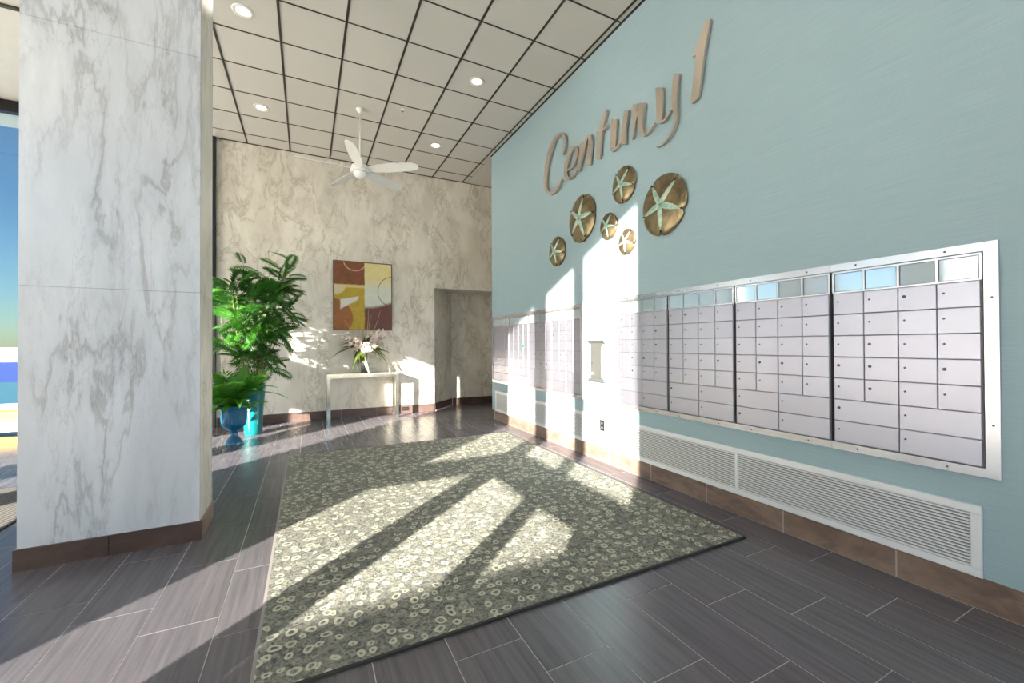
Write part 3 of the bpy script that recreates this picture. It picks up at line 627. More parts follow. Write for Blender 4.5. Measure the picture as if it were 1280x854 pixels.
# ---- lettering
LET = {'C': [[(4.265, 3.629, 4.294, 3.645), (4.258, 3.639, 4.288, 3.656), (4.247, 3.654, 4.278, 3.672), (4.236, 3.671, 4.268, 3.689), (4.227, 3.69, 4.261, 3.708), (4.221, 3.71, 4.257, 3.728), (4.217, 3.732, 4.254, 3.75), (4.214, 3.755, 4.253, 3.772), (4.214, 3.776, 4.253, 3.793), (4.215, 3.796, 4.257, 3.812), (4.218, 3.815, 4.262, 3.83), (4.223, 3.833, 4.268, 3.847), (4.23, 3.85, 4.276, 3.861), (4.24, 3.867, 4.284, 3.874), (4.252, 3.884, 4.292, 3.884), (4.269, 3.901, 4.3, 3.891), (4.289, 3.916, 4.306, 3.895), (4.311, 3.929, 4.311, 3.897), (4.335, 3.938, 4.317, 3.899), (4.357, 3.943, 4.328, 3.901), (4.379, 3.946, 4.343, 3.902), (4.404, 3.947, 4.364, 3.902), (4.432, 3.947, 4.387, 3.901), (4.462, 3.944, 4.41, 3.897), (4.491, 3.935, 4.431, 3.889), (4.517, 3.919, 4.452, 3.875), (4.542, 3.899, 4.474, 3.855), (4.565, 3.876, 4.495, 3.832), (4.588, 3.853, 4.515, 3.809), (4.609, 3.832, 4.535, 3.787), (4.63, 3.81, 4.554, 3.765), (4.65, 3.786, 4.571, 3.741), (4.669, 3.759, 4.587, 3.716), (4.684, 3.729, 4.601, 3.687), (4.698, 3.697, 4.614, 3.656), (4.71, 3.662, 4.625, 3.623), (4.72, 3.627, 4.635, 3.589), (4.728, 3.59, 4.644, 3.553), (4.735, 3.55, 4.652, 3.516), (4.74, 3.511, 4.658, 3.479), (4.742, 3.475, 4.661, 3.445), (4.743, 3.443, 4.662, 3.415), (4.741, 3.413, 4.661, 3.388), (4.736, 3.384, 4.656, 3.365), (4.723, 3.355, 4.648, 3.344), (4.702, 3.324, 4.632, 3.323), (4.674, 3.294, 4.612, 3.302), (4.64, 3.267, 4.592, 3.286), (4.601, 3.243, 4.578, 3.278), (4.557, 3.228, 4.569, 3.274), (4.519, 3.223, 4.551, 3.271), (4.486, 3.223, 4.528, 3.269), (4.457, 3.227, 4.504, 3.271), (4.43, 3.234, 4.48, 3.275), (4.405, 3.245, 4.456, 3.283), (4.381, 3.258, 4.432, 3.293), (4.36, 3.272, 4.41, 3.304), (4.342, 3.289, 4.385, 3.317), (4.324, 3.309, 4.361, 3.332), (4.31, 3.328, 4.34, 3.346), (4.301, 3.341, 4.324, 3.355)]], 'e': [[(4.189, 3.398, 4.206, 3.422), (4.168, 3.397, 4.184, 3.42), (4.136, 3.394, 4.153, 3.418), (4.1, 3.393, 4.122, 3.418), (4.069, 3.397, 4.097, 3.422), (4.044, 3.408, 4.078, 3.433), (4.022, 3.423, 4.06, 3.448), (4.003, 3.441, 4.044, 3.466), (3.987, 3.458, 4.03, 3.484), (3.974, 3.476, 4.018, 3.502), (3.963, 3.495, 4.009, 3.52), (3.955, 3.514, 4.003, 3.538), (3.952, 3.534, 4.001, 3.554), (3.955, 3.554, 4.003, 3.57), (3.963, 3.575, 4.009, 3.585), (3.975, 3.596, 4.017, 3.598), (3.994, 3.616, 4.021, 3.603), (4.022, 3.632, 4.021, 3.602), (4.048, 3.64, 4.027, 3.603), (4.071, 3.643, 4.038, 3.603), (4.093, 3.64, 4.051, 3.601), (4.112, 3.634, 4.065, 3.596), (4.131, 3.625, 4.08, 3.587), (4.15, 3.612, 4.095, 3.575), (4.167, 3.597, 4.11, 3.56), (4.184, 3.578, 4.125, 3.542), (4.202, 3.556, 4.139, 3.52), (4.217, 3.533, 4.153, 3.498), (4.23, 3.51, 4.164, 3.475), (4.239, 3.486, 4.172, 3.454), (4.246, 3.462, 4.178, 3.432), (4.25, 3.439, 4.182, 3.41), (4.252, 3.417, 4.183, 3.391), (4.251, 3.396, 4.182, 3.373), (4.247, 3.375, 4.179, 3.357), (4.24, 3.355, 4.175, 3.343), (4.228, 3.335, 4.169, 3.334), (4.208, 3.316, 4.163, 3.326), (4.184, 3.298, 4.156, 3.319), (4.156, 3.283, 4.148, 3.315), (4.126, 3.274, 4.141, 3.311), (4.1, 3.273, 4.128, 3.31), (4.076, 3.275, 4.11, 3.31), (4.054, 3.281, 4.089, 3.313), (4.033, 3.288, 4.07, 3.318), (4.014, 3.3, 4.05, 3.326), (3.995, 3.314, 4.029, 3.338), (3.979, 3.328, 4.01, 3.35), (3.969, 3.338, 3.996, 3.357)]], 'n': [[(3.893, 3.635, 3.838, 3.606), (3.901, 3.617, 3.841, 3.586), (3.91, 3.591, 3.846, 3.558), (3.921, 3.559, 3.852, 3.524), (3.934, 3.523, 3.861, 3.485), (3.945, 3.474, 3.877, 3.44), (3.959, 3.416, 3.896, 3.385), (3.972, 3.361, 3.914, 3.333), (3.98, 3.323, 3.928, 3.298)], [(3.934, 3.346, 3.959, 3.361), (3.915, 3.373, 3.943, 3.388), (3.889, 3.41, 3.919, 3.427), (3.861, 3.451, 3.892, 3.47), (3.837, 3.489, 3.87, 3.508), (3.817, 3.524, 3.853, 3.545), (3.799, 3.559, 3.838, 3.582), (3.782, 3.59, 3.824, 3.615), (3.767, 3.61, 3.811, 3.639), (3.758, 3.619, 3.794, 3.651), (3.753, 3.619, 3.775, 3.652), (3.748, 3.618, 3.76, 3.648), (3.74, 3.616, 3.754, 3.646)], [(3.759, 3.646, 3.702, 3.622), (3.759, 3.629, 3.7, 3.604), (3.759, 3.605, 3.697, 3.579), (3.758, 3.577, 3.695, 3.549), (3.76, 3.549, 3.695, 3.519), (3.765, 3.519, 3.699, 3.487), (3.771, 3.485, 3.704, 3.452), (3.778, 3.451, 3.71, 3.418), (3.784, 3.42, 3.715, 3.388), (3.789, 3.391, 3.718, 3.359), (3.792, 3.363, 3.72, 3.331), (3.795, 3.339, 3.722, 3.308), (3.798, 3.323, 3.724, 3.291)]], 't': [[(3.455, 3.778, 3.431, 3.761), (3.466, 3.767, 3.436, 3.745), (3.481, 3.75, 3.444, 3.724), (3.497, 3.73, 3.454, 3.7), (3.513, 3.71, 3.463, 3.676), (3.527, 3.692, 3.473, 3.655), (3.541, 3.672, 3.483, 3.634), (3.554, 3.651, 3.492, 3.611), (3.567, 3.627, 3.501, 3.587), (3.577, 3.6, 3.509, 3.561), (3.585, 3.572, 3.517, 3.534), (3.593, 3.54, 3.524, 3.504), (3.6, 3.504, 3.531, 3.469), (3.608, 3.458, 3.538, 3.424), (3.615, 3.405, 3.544, 3.371), (3.622, 3.355, 3.55, 3.322), (3.627, 3.32, 3.554, 3.287)], [(3.621, 3.604, 3.624, 3.623), (3.602, 3.597, 3.605, 3.616), (3.575, 3.586, 3.579, 3.606), (3.543, 3.575, 3.552, 3.598), (3.513, 3.569, 3.528, 3.593), (3.486, 3.571, 3.504, 3.592), (3.46, 3.577, 3.477, 3.596), (3.438, 3.584, 3.453, 3.6), (3.423, 3.588, 3.436, 3.603)]], 'u': [[(3.368, 3.633, 3.281, 3.587), (3.369, 3.61, 3.283, 3.566), (3.371, 3.579, 3.286, 3.535), (3.373, 3.542, 3.289, 3.5), (3.376, 3.505, 3.292, 3.463), (3.379, 3.462, 3.296, 3.422), (3.382, 3.413, 3.3, 3.375), (3.384, 3.369, 3.303, 3.331), (3.386, 3.338, 3.306, 3.301)], [(3.393, 3.312, 3.39, 3.32), (3.385, 3.305, 3.38, 3.316), (3.37, 3.294, 3.367, 3.31), (3.35, 3.283, 3.355, 3.307), (3.326, 3.277, 3.345, 3.307), (3.305, 3.279, 3.329, 3.307), (3.284, 3.284, 3.309, 3.311), (3.263, 3.293, 3.289, 3.317), (3.245, 3.305, 3.271, 3.327), (3.227, 3.325, 3.254, 3.344), (3.211, 3.35, 3.236, 3.367), (3.197, 3.374, 3.221, 3.39), (3.188, 3.39, 3.21, 3.406)], [(3.152, 3.618, 3.106, 3.587), (3.16, 3.605, 3.11, 3.571), (3.171, 3.584, 3.116, 3.548), (3.183, 3.56, 3.124, 3.522), (3.194, 3.536, 3.13, 3.496), (3.202, 3.512, 3.137, 3.473), (3.209, 3.488, 3.144, 3.449), (3.216, 3.461, 3.149, 3.424), (3.222, 3.433, 3.153, 3.398), (3.225, 3.399, 3.154, 3.366), (3.226, 3.362, 3.153, 3.33), (3.227, 3.329, 3.151, 3.296), (3.228, 3.306, 3.149, 3.272)]], 'r': [[(3.05, 3.617, 3.001, 3.592), (3.05, 3.599, 3.001, 3.574), (3.05, 3.574, 3.0, 3.549), (3.051, 3.546, 3.0, 3.519), (3.052, 3.518, 3.001, 3.49), (3.053, 3.49, 3.005, 3.464), (3.055, 3.461, 3.01, 3.436), (3.058, 3.431, 3.015, 3.408), (3.061, 3.402, 3.021, 3.38), (3.063, 3.369, 3.03, 3.351), (3.066, 3.335, 3.04, 3.32), (3.069, 3.304, 3.05, 3.293), (3.07, 3.282, 3.058, 3.275)], [(3.034, 3.386, 3.051, 3.398), (3.026, 3.399, 3.046, 3.412), (3.017, 3.418, 3.039, 3.433), (3.005, 3.44, 3.029, 3.457), (2.992, 3.462, 3.018, 3.481), (2.977, 3.488, 3.003, 3.507), (2.959, 3.516, 2.986, 3.536), (2.942, 3.542, 2.97, 3.563), (2.931, 3.56, 2.958, 3.581)], [(2.95, 3.583, 2.887, 3.541), (2.955, 3.568, 2.892, 3.525), (2.964, 3.546, 2.9, 3.503), (2.972, 3.52, 2.907, 3.479), (2.979, 3.494, 2.912, 3.454), (2.983, 3.467, 2.916, 3.43), (2.985, 3.439, 2.919, 3.404), (2.986, 3.411, 2.92, 3.379), (2.985, 3.384, 2.92, 3.356), (2.981, 3.36, 2.919, 3.336), (2.975, 3.336, 2.916, 3.318), (2.967, 3.314, 2.912, 3.301), (2.958, 3.294, 2.907, 3.288), (2.945, 3.276, 2.904, 3.277), (2.929, 3.258, 2.9, 3.269), (2.91, 3.243, 2.898, 3.264), (2.889, 3.235, 2.895, 3.261), (2.871, 3.234, 2.887, 3.259), (2.854, 3.237, 2.873, 3.26), (2.839, 3.243, 2.857, 3.264), (2.824, 3.251, 2.841, 3.269), (2.808, 3.262, 2.824, 3.277), (2.791, 3.275, 2.805, 3.288), (2.777, 3.288, 2.788, 3.299), (2.767, 3.297, 2.776, 3.306)]], 'y': [[(2.758, 3.613, 2.676, 3.569), (2.757, 3.59, 2.676, 3.547), (2.756, 3.559, 2.675, 3.516), (2.754, 3.523, 2.675, 3.481), (2.754, 3.49, 2.675, 3.448), (2.752, 3.458, 2.676, 3.417), (2.751, 3.425, 2.678, 3.386), (2.75, 3.393, 2.679, 3.357), (2.749, 3.364, 2.681, 3.33), (2.745, 3.338, 2.684, 3.308), (2.741, 3.314, 2.687, 3.288), (2.737, 3.294, 2.69, 3.272), (2.733, 3.279, 2.693, 3.261)], [(2.714, 3.268, 2.722, 3.287), (2.704, 3.266, 2.711, 3.285), (2.689, 3.263, 2.697, 3.282), (2.67, 3.261, 2.681, 3.28), (2.651, 3.264, 2.666, 3.283), (2.63, 3.276, 2.646, 3.292), (2.609, 3.292, 2.623, 3.307), (2.589, 3.307, 2.603, 3.321), (2.576, 3.318, 2.588, 3.331)], [(2.546, 3.622, 2.491, 3.583), (2.55, 3.604, 2.494, 3.565), (2.556, 3.579, 2.499, 3.54), (2.562, 3.55, 2.504, 3.511), (2.568, 3.521, 2.508, 3.482), (2.571, 3.49, 2.511, 3.454), (2.574, 3.458, 2.515, 3.423), (2.576, 3.426, 2.517, 3.393), (2.576, 3.395, 2.518, 3.365), (2.574, 3.366, 2.518, 3.339), (2.571, 3.338, 2.517, 3.314), (2.567, 3.312, 2.515, 3.289), (2.563, 3.288, 2.513, 3.267), (2.558, 3.266, 2.513, 3.249), (2.552, 3.248, 2.513, 3.232), (2.547, 3.232, 2.513, 3.215), (2.546, 3.215, 2.517, 3.198), (2.55, 3.197, 2.524, 3.179), (2.556, 3.178, 2.533, 3.161), (2.565, 3.159, 2.545, 3.143), (2.575, 3.143, 2.557, 3.128), (2.587, 3.129, 2.571, 3.114), (2.601, 3.118, 2.586, 3.103), (2.616, 3.107, 2.602, 3.093), (2.63, 3.098, 2.617, 3.084), (2.645, 3.089, 2.633, 3.076), (2.66, 3.082, 2.648, 3.069), (2.675, 3.076, 2.665, 3.063), (2.69, 3.073, 2.682, 3.06), (2.707, 3.072, 2.702, 3.061), (2.727, 3.075, 2.723, 3.065), (2.745, 3.079, 2.743, 3.07), (2.758, 3.081, 2.756, 3.073)]]}
ONE = [(2.186, 3.837), (2.225, 3.854), (2.335, 3.677), (2.362, 3.644), (2.321, 3.639), (2.377, 3.274), (2.357, 3.263), (2.298, 3.287), (2.279, 3.4), (2.243, 3.614)]
sg = thing('wall_sign', 'champagne metal script letters Century 1 high on turquoise wall', 'sign', (XW,3.5,3.0))
ORDER = ['C','e','n','t','u','r','y']
for ch in ORDER:
    mb = MB()
    for q, st in enumerate(LET[ch]):
        d0, d1 = -0.040-0.0006*q, -0.016
        n = len(mb.v); k = len(st)
        for (ya, za, yb, zb) in st:
            for dd in (d0, d1):
                mb.v.append((dd, ya-3.5, za-3.0)); mb.v.append((dd, yb-3.5, zb-3.0))
        for i in range(k-1):
            a, b = n+4*i, n+4*i+4
            mb.f += [(a,a+1,b+1,b),(a+2,b+2,b+3,a+3),(a,b,b+2,a+2),(a+1,a+3,b+3,b+1)]
        mb.f += [(n,n+2,n+3,n+1),(n+4*(k-1),n+4*(k-1)+1,n+4*(k-1)+3,n+4*(k-1)+2)]
        for i in (1, k-2):
            ya, za, yb, zb = st[i]; cy, cz = (ya+yb)/2-3.5, (za+zb)/2-3.0
            mb.box(-0.017,0.0,cy-0.004,cy+0.004,cz-0.004,cz+0.004)
    mb.build('letter', M['sign'], sg)
mb = MB().prism([(y-3.5, z-3.0) for y, z in ONE], 0, -0.040, -0.016)
mb.box(-0.017,0,2.29-3.5,2.298-3.5,0.4,0.408).box(-0.017,0,2.27-3.5,2.278-3.5,0.6,0.608)
mb.build('letter', M['sign'], sg)

# ---- sand dollars
def sand_dollar(yc, zc, ry, rz, rot, label, lun):
    o = thing('sand_dollar', label, 'wall ornament', (XW,yc,zc), 'sand dollar wall ornaments')
    seg, rings = 60, [0.0,0.2,0.4,0.6,0.78,0.9,0.97,1.0]
    arms = [rot+72*i for i in range(5)]
    mb = MB(); k = len(rings)
    def rim(a):
        f = 1.0+0.02*math.sin(2*a+rot)
        for am in arms:
            dd = abs((math.degrees(a)-am+180) % 360-180)
            if dd < 5: f -= 0.12*(1-dd/5)
        return f
    for i in range(seg):
        a = 2*math.pi*i/seg
        for q, t in enumerate(rings):
            rr = t*(rim(a) if t > 0.8 else 1.0)
            x = -0.022-0.045*(1-t*t)**0.8*min(1,ry/0.2)
            if q == k-1: x = -0.020
            mb.v.append((x, -math.cos(a)*rr*ry, math.sin(a)*rr*rz))
        mb.v.append((-0.006, -math.cos(a)*rim(a)*0.97*ry, math.sin(a)*rim(a)*0.97*rz))
    kk = k+1
    for i in range(seg):
        j = (i+1) % seg
        for q in range(kk-1): mb.f.append((i*kk+q, j*kk+q, j*kk+q+1, i*kk+q+1))
    mb.box(-0.03,0,-0.012,0.012,-0.012,0.012)
    sh = mb.build('shell', M['bronze'], o); smooth_angle(sh, 50)
    st = MB(); hgt = -0.022-0.045*min(1,ry/0.2)
    cen = (hgt-0.016, 0, 0)
    for am in arms:
        a = R(am); w = 0.13; ln = 0.82
        def P(r_, s_, x): return (x, -(math.cos(a)*r_-math.sin(a)*s_)*ry, (math.sin(a)*r_+math.cos(a)*s_)*rz)
        xs = lambda r_: -0.022-0.045*(1-r_*r_)**0.8*min(1,ry/0.2)
        n = len(st.v)
        prof = [(0.0,w*0.9),(0.25,w),(0.5,w*0.9),(0.68,w*0.62),(ln,0.015)]
        for r_, s_ in prof:
            st.v += [P(r_,-s_,xs(r_)+0.004), P(r_,0,xs(r_)-0.016*(1-0.5*r_)), P(r_,s_,xs(r_)+0.004)]
        for i in range(4):
            b = n+3*i; st.f += [(b,b+1,b+4,b+3),(b+1,b+2,b+5,b+4)]
        st.f.append((n,n+2,n+1))
    s_o = st.build('starfish', M['verdigris'], o, smooth=True)
    if lun:
        for am in arms:
            a = R(am+0); r_ = 0.87
            c = (-math.cos(a)*r_*ry, math.sin(a)*r_*rz); x = -0.022-0.045*(1-r_*r_)**0.8*min(1,ry/0.2)-0.002
            t = 0.018*ry/0.26
            tx, ty = -math.cos(a), math.sin(a)
            mb = MB().prism([(c[0]+tx*t, c[1]+ty*t),(c[0]-ty*t*0.4, c[1]+tx*t*0.4),(c[0]-tx*t, c[1]-ty*t),(c[0]+ty*t*0.4, c[1]-tx*t*0.4)],0,x-0.004,x+0.003)
            mb.build('slot', M['black'], o)
sand_dollar(4.447,2.467,0.187,0.190,60,'lowest leftmost small bronze sand dollar ornament','1')
sand_dollar(3.915,2.743,0.255,0.275,75,'second largest bronze sand dollar ornament, under the letters en','1')
sand_dollar(3.207,2.890,0.175,0.182,55,'uppermost bronze sand dollar ornament, under the letter u','1')
sand_dollar(3.445,2.533,0.135,0.140,60,'smallest bronze sand dollar ornament, in the middle of the cluster',None)
sand_dollar(3.168,2.308,0.122,0.128,50,'small sunlit sand dollar ornament just left of the largest one','1')
sand_dollar(2.690,2.526,0.262,0.269,49,'largest bronze sand dollar ornament, rightmost of the cluster','1')

# ---- painting
m, nt, bs = newmat('abstract_canvas'); M['art'] = m
tc = N(nt,'ShaderNodeTexCoord'); sx = N(nt,'ShaderNodeSeparateXYZ')
wz = noise(nt, tc.outputs['Object'], 6, 3); wv = N(nt,'ShaderNodeVectorMath',operation='MULTIPLY_ADD'); L(nt,wz.outputs['Color'],wv.inputs[0]); wv.inputs[1].default_value=(0.03,0,0.03); L(nt,tc.outputs['Object'],wv.inputs[2])
L(nt, wv.outputs[0], sx.inputs[0])
S_ = mth(nt,'ADD',mth(nt,'DIVIDE',sx.outputs[0],1.008),0.485); T_ = mth(nt,'SUBTRACT',0.515,mth(nt,'DIVIDE',sx.outputs[2],1.228))
def circ(cs, ct, asp=1.218):
    return mth(nt,'SQRT',mth(nt,'ADD',mth(nt,'POWER',mth(nt,'ABSOLUTE',mth(nt,'SUBTRACT',S_,cs)),2.0),mth(nt,'POWER',mth(nt,'ABSOLUTE',mth(nt,'MULTIPLY',mth(nt,'SUBTRACT',T_,ct),asp)),2.0)))
def band(x, a, b, s=0.01): return mth(nt,'MULTIPLY',smoothstep(nt,x,a-s,a+s),mth(nt,'SUBTRACT',1.0,smoothstep(nt,x,b-s,b+s)))
streak = noise(nt, tc.outputs['Object'], 14, 4, 0.6, 0.6).outputs['Fac']
brown = mix(nt, streak, srgb(92,44,24), srgb(150,86,44)); gold = mix(nt, streak, srgb(150,126,16), srgb(206,176,40))
cream = mix(nt, streak, srgb(206,190,120), srgb(226,214,160)); pale = mix(nt, streak, srgb(190,196,186), srgb(222,222,208)); maroon = mix(nt, streak, srgb(72,34,32), srgb(116,64,52))
left = mix(nt, smoothstep(nt,T_,0.33,0.35), brown, gold)
left = mix(nt, band(T_,0.345,0.385), left, srgb(214,190,130))
left = mix(nt, mth(nt,'MULTIPLY',smoothstep(nt,T_,0.345,0.355),mth(nt,'SUBTRACT',1.0,smoothstep(nt,circ(0.04,0.36),0.15,0.17))), left, srgb(212,198,160))
left = mix(nt, mth(nt,'MULTIPLY',smoothstep(nt,T_,0.345,0.36),mth(nt,'SUBTRACT',1.0,smoothstep(nt,circ(-0.02,0.83),0.33,0.36))), left, mix(nt,streak,srgb(120,62,22),srgb(176,110,40)))
wedge = mth(nt,'MULTIPLY',band(S_,0.12,0.42,0.015),mth(nt,'MULTIPLY',smoothstep(nt,mth(nt,'ADD',T_,mth(nt,'MULTIPLY',S_,0.2)),0.575,0.60),mth(nt,'SUBTRACT',1.0,smoothstep(nt,mth(nt,'ADD',T_,mth(nt,'MULTIPLY',S_,0.5)),0.74,0.78))))
left = mix(nt, wedge, left, srgb(220,218,208))
left = mix(nt, band(circ(0.36,-0.02),0.185,0.20,0.004), left, srgb(206,170,140))
rt = mix(nt, smoothstep(nt,T_,0.20,0.42), cream, pale)
rt = mix(nt, smoothstep(nt,mth(nt,'ADD',T_,mth(nt,'MULTIPLY',mth(nt,'POWER',mth(nt,'ABSOLUTE',mth(nt,'SUBTRACT',S_,0.5)),2.0),0.35)),0.63,0.70), rt, maroon)
rt = mix(nt, band(circ(1.03,0.42),0.275,0.285,0.004), rt, srgb(50,40,34))
c = mix(nt, smoothstep(nt,S_,0.515,0.525), left, rt)
L(nt, c, bs.inputs['Base Color']); bs.inputs['Roughness'].default_value = 0.45
pt = thing('abstract_painting', 'abstract brown gold and cream painting on the marble wall', 'painting', (0.9165,YB,1.55))
MB().box(-0.49,0.49,-0.030,-0.002,-0.60,0.60).build('canvas', M['art'], pt, (0,0,0.6145))
M['art_frame'] = plain('thin_bronze_frame', srgb(96,78,62), 0.35, 0.6)
for a in ((-0.504,-0.4905,0,1.229),(0.4905,0.504,0,1.229)): MB().box(a[0],a[1],-0.036,-0.001,a[2],a[3]).build('frame_rail', M['art_frame'], pt)
for a in ((0.0,0.0135),(1.2155,1.229)): MB().box(-0.4905,0.4905,-0.036,-0.001,a[0],a[1]).build('frame_rail', M['art_frame'], pt)

# ---- console table
tx0, tx1, ty0, ty1, tz = 0.300, 1.465, 7.45, 7.80, 0.80
ct = thing('console_table', 'slim metallic console table against the marble wall', 'table', (0.8825,7.625,0))
def cb(name, mat, *a): return MB().box(a[0]-0.8825,a[1]-0.8825,a[2]-7.625,a[3]-7.625,a[4],a[5]).build(name, mat, ct)
cb('top', M['table_top'], tx0,tx1,ty0,ty1,tz-0.03,tz)
lw = 0.055
for x in (tx0, tx1-lw):
    for y in (ty0, ty1-lw):
        cb('leg', M['chrome'], x,x+lw,y,y+lw,0,tz-0.031)
for y in (ty0, ty1-lw): cb('apron_rail', M['chrome'], tx0+lw+0.001,tx1-lw-0.001,y+0.01,y+lw-0.01,tz-0.075,tz-0.031)
for x in (tx0, tx1-lw): cb('side_rail', M['chrome'], x+0.01,x+lw-0.01,ty0+lw+0.001,ty1-lw-0.001,tz-0.075,tz-0.031)

# ---- leaf meshes (local: base at origin, grows along +X, arches down)
def frond(nl, width, droop, mat, petiole=0.22):
    mb = MB()
    def mid(t): return Vector((t*(1-0.18*droop*t), 0, 0.10*t - droop*0.5*t*t))
    for i in range(9):
        pass
    pts = [mid(i/8) for i in range(9)]
    mb.tube(pts, [0.011*(1-0.75*i/8) for i in range(9)], 4)
    for i in range(nl):
        t = petiole+(1-petiole)*(i+0.3)/nl
        p = mid(t); tan = (mid(min(1,t+0.03))-mid(t-0.03)).normalized()
        ln = width*(math.sin(math.pi*(0.18+0.72*(i+0.5)/nl)))**0.8
        for s in (-1, 1):
            ang = R(62-22*t); dirv = (tan*math.cos(ang)+Vector((0,s,0))*math.sin(ang)).normalized()
            up = Vector((0,0,1))
            w = 0.046*(0.6+ln/width*0.6)
            a = p; b = p+dirv*ln*0.45+up*0.03*ln/width+tan*w; c_ = p+dirv*ln-up*0.10*ln*(1+droop); d_ = p+dirv*ln*0.5+up*0.02-tan*w*0.8
            n = len(mb.v); mb.v += [tuple(a),tuple(b),tuple(c_),tuple(d_)]; mb.f += [(n,n+1,n+3),(n+1,n+2,n+3)]
    # tip leaflet
    p = mid(1.0); n = len(mb.v); mb.v += [tuple(p+Vector((-0.04,0.03,0))),tuple(p+Vector((0.12,0,-0.06))),tuple(p+Vector((-0.04,-0.03,0)))]; mb.f.append((n,n+1,n+2))
    me = bpy.data.meshes.new('leaf'); me.from_pydata(mb.v,[],mb.f); me.materials.append(mat); return me
def blade(width, droop, mat, wave=0.0):
    mb = MB(); K = 8
    for i in range(K+1):
        t = i/K; w = width*(math.sin(math.pi*min(1,max(0.02,t**0.75))))**0.9 if t > 0.15 else 0.012
        if i == K: w = 0.002
        c_ = Vector((t*(1-0.2*droop*t),0,0.12*t-droop*0.55*t*t)); f = 0.25*w+wave*0.02*math.sin(9*t)
        mb.v += [tuple(c_+Vector((0,w,f))),tuple(c_),tuple(c_+Vector((0,-w,f)))]
    for i in range(K):
        b = 3*i; mb.f += [(b,b+1,b+4,b+3),(b+1,b+2,b+5,b+4)]
    me = bpy.data.meshes.new('leaf'); me.from_pydata(mb.v,[],mb.f); me.materials.append(mat)
    for p in me.polygons: p.use_smooth = True
    return me
def put_leaf(me, parent, base, az, el, size, roll=0.0, name='leaf', loc0=(0,0,0)):
    mw = Matrix.Translation(Vector(base)-Vector(loc0)) @ Matrix.Rotation(az,4,'Z') @ Matrix.Rotation(-el,4,'Y') @ Matrix.Rotation(roll,4,'X') @ Matrix.Diagonal((size,size,size,1))
    return link(name, me, parent, mw=mw)
FR = [frond(10,0.36,dr,M['leaf_palm']) for dr in (0.35,0.7,1.0)]
BL = [blade(0.15,dr,M['leaf_broad'],1.0) for dr in (0.5,0.9,1.3)]
FRB = [frond(8,0.36,dr,M['leaf_broad']) for dr in (0.5,0.9)]

# ---- tall plant in the teal pot
PX, PY = -0.69, 7.02
tp = thing('potted_palm', 'tall leafy green plant in a bright teal tapered pot', 'plant', (PX,PY,0))
o = MB().lathe([(0.0,0.0),(0.100,0.0),(0.112,0.02),(0.118,0.15),(0.132,0.40),(0.150,0.62),(0.158,0.70),(0.150,0.72),(0.138,0.70),(0.132,0.64),(0.0,0.64)],36).build('pot', M['pot'], tp); smooth_angle(o,50)
MB().lathe([(0.0,0.655),(0.131,0.650)],20).build('soil', M['soil'], tp)
rnd = random.Random(11)
canes = [(-0.50,6.98,2.30,9,0.50),(-0.34,7.05,2.22,9,0.46),(-0.42,6.95,2.02,11,0.50),(-0.30,7.02,1.80,9,0.44),(-0.62,6.92,1.78,11,0.50),(-0.98,7.10,2.26,8,0.42),(-0.95,6.95,1.96,10,0.46),
  (-0.82,6.86,1.62,11,0.48),(-0.46,6.88,1.56,11,0.48),(-0.36,7.0,1.40,9,0.42),(-0.66,6.84,1.36,11,0.46),(-0.95,6.9,1.30,9,0.42),(-0.50,6.9,1.18,10,0.42),(-0.78,6.86,1.08,10,0.42),(-0.46,6.98,0.98,8,0.34),(-0.30,7.0,2.36,8,0.40),(-0.42,6.9,2.16,9,0.44),(-0.92,6.92,2.12,9,0.42),(-0.70,6.95,2.05,9,0.42)]
for (x, y, z, nl, sz) in canes:
    b = Vector((PX+(x-PX)*0.18, PY+(y-PY)*0.18, 0.65)); t = Vector((x,y,z)); pts = []
    for i in range(7):
        u = i/6; p = b.lerp(t,u); p += Vector((0.03*math.sin(3*u+x*9),0.03*math.sin(2*u+z*5),0)); pts.append(p-Vector((PX,PY,0)))
    MB().tube(pts,[0.013-0.006*i/6 for i in range(7)],6).build('cane', M['cane'], tp, smooth=True)
    tip = pts[-1]
    for i in range(nl):
        az = 2*math.pi*i/nl+rnd.uniform(-0.3,0.3)+x*7; el = R(rnd.uniform(-25,70)); u = rnd.uniform(0.80,1.0)
        q = Vector(pts[5]).lerp(tip,(u-0.80)/0.2)
        put_leaf(FR[rnd.randrange(3)], tp, q, az, el, sz*rnd.uniform(0.8,1.1), rnd.uniform(-0.9,0.9))
# single high leaf stalks
for (x, y, z, az, el) in ((-0.50,6.98,2.66,-0.4,-0.25),(-0.80,6.98,2.40,2.0,1.0)):
    b = Vector((-0.50-PX,6.98-PY,2.2)) if z > 2.5 else Vector((-0.95-PX,7.0-PY,1.9))
    t = Vector((x-PX,y-PY,z)); MB().tube([b,b.lerp(t,0.5)+Vector((0.02,0,0)),t],0.004,5).build('cane', M['cane'], tp)
    put_leaf(FR[0], tp, t, az, el, 0.30, 0.2)

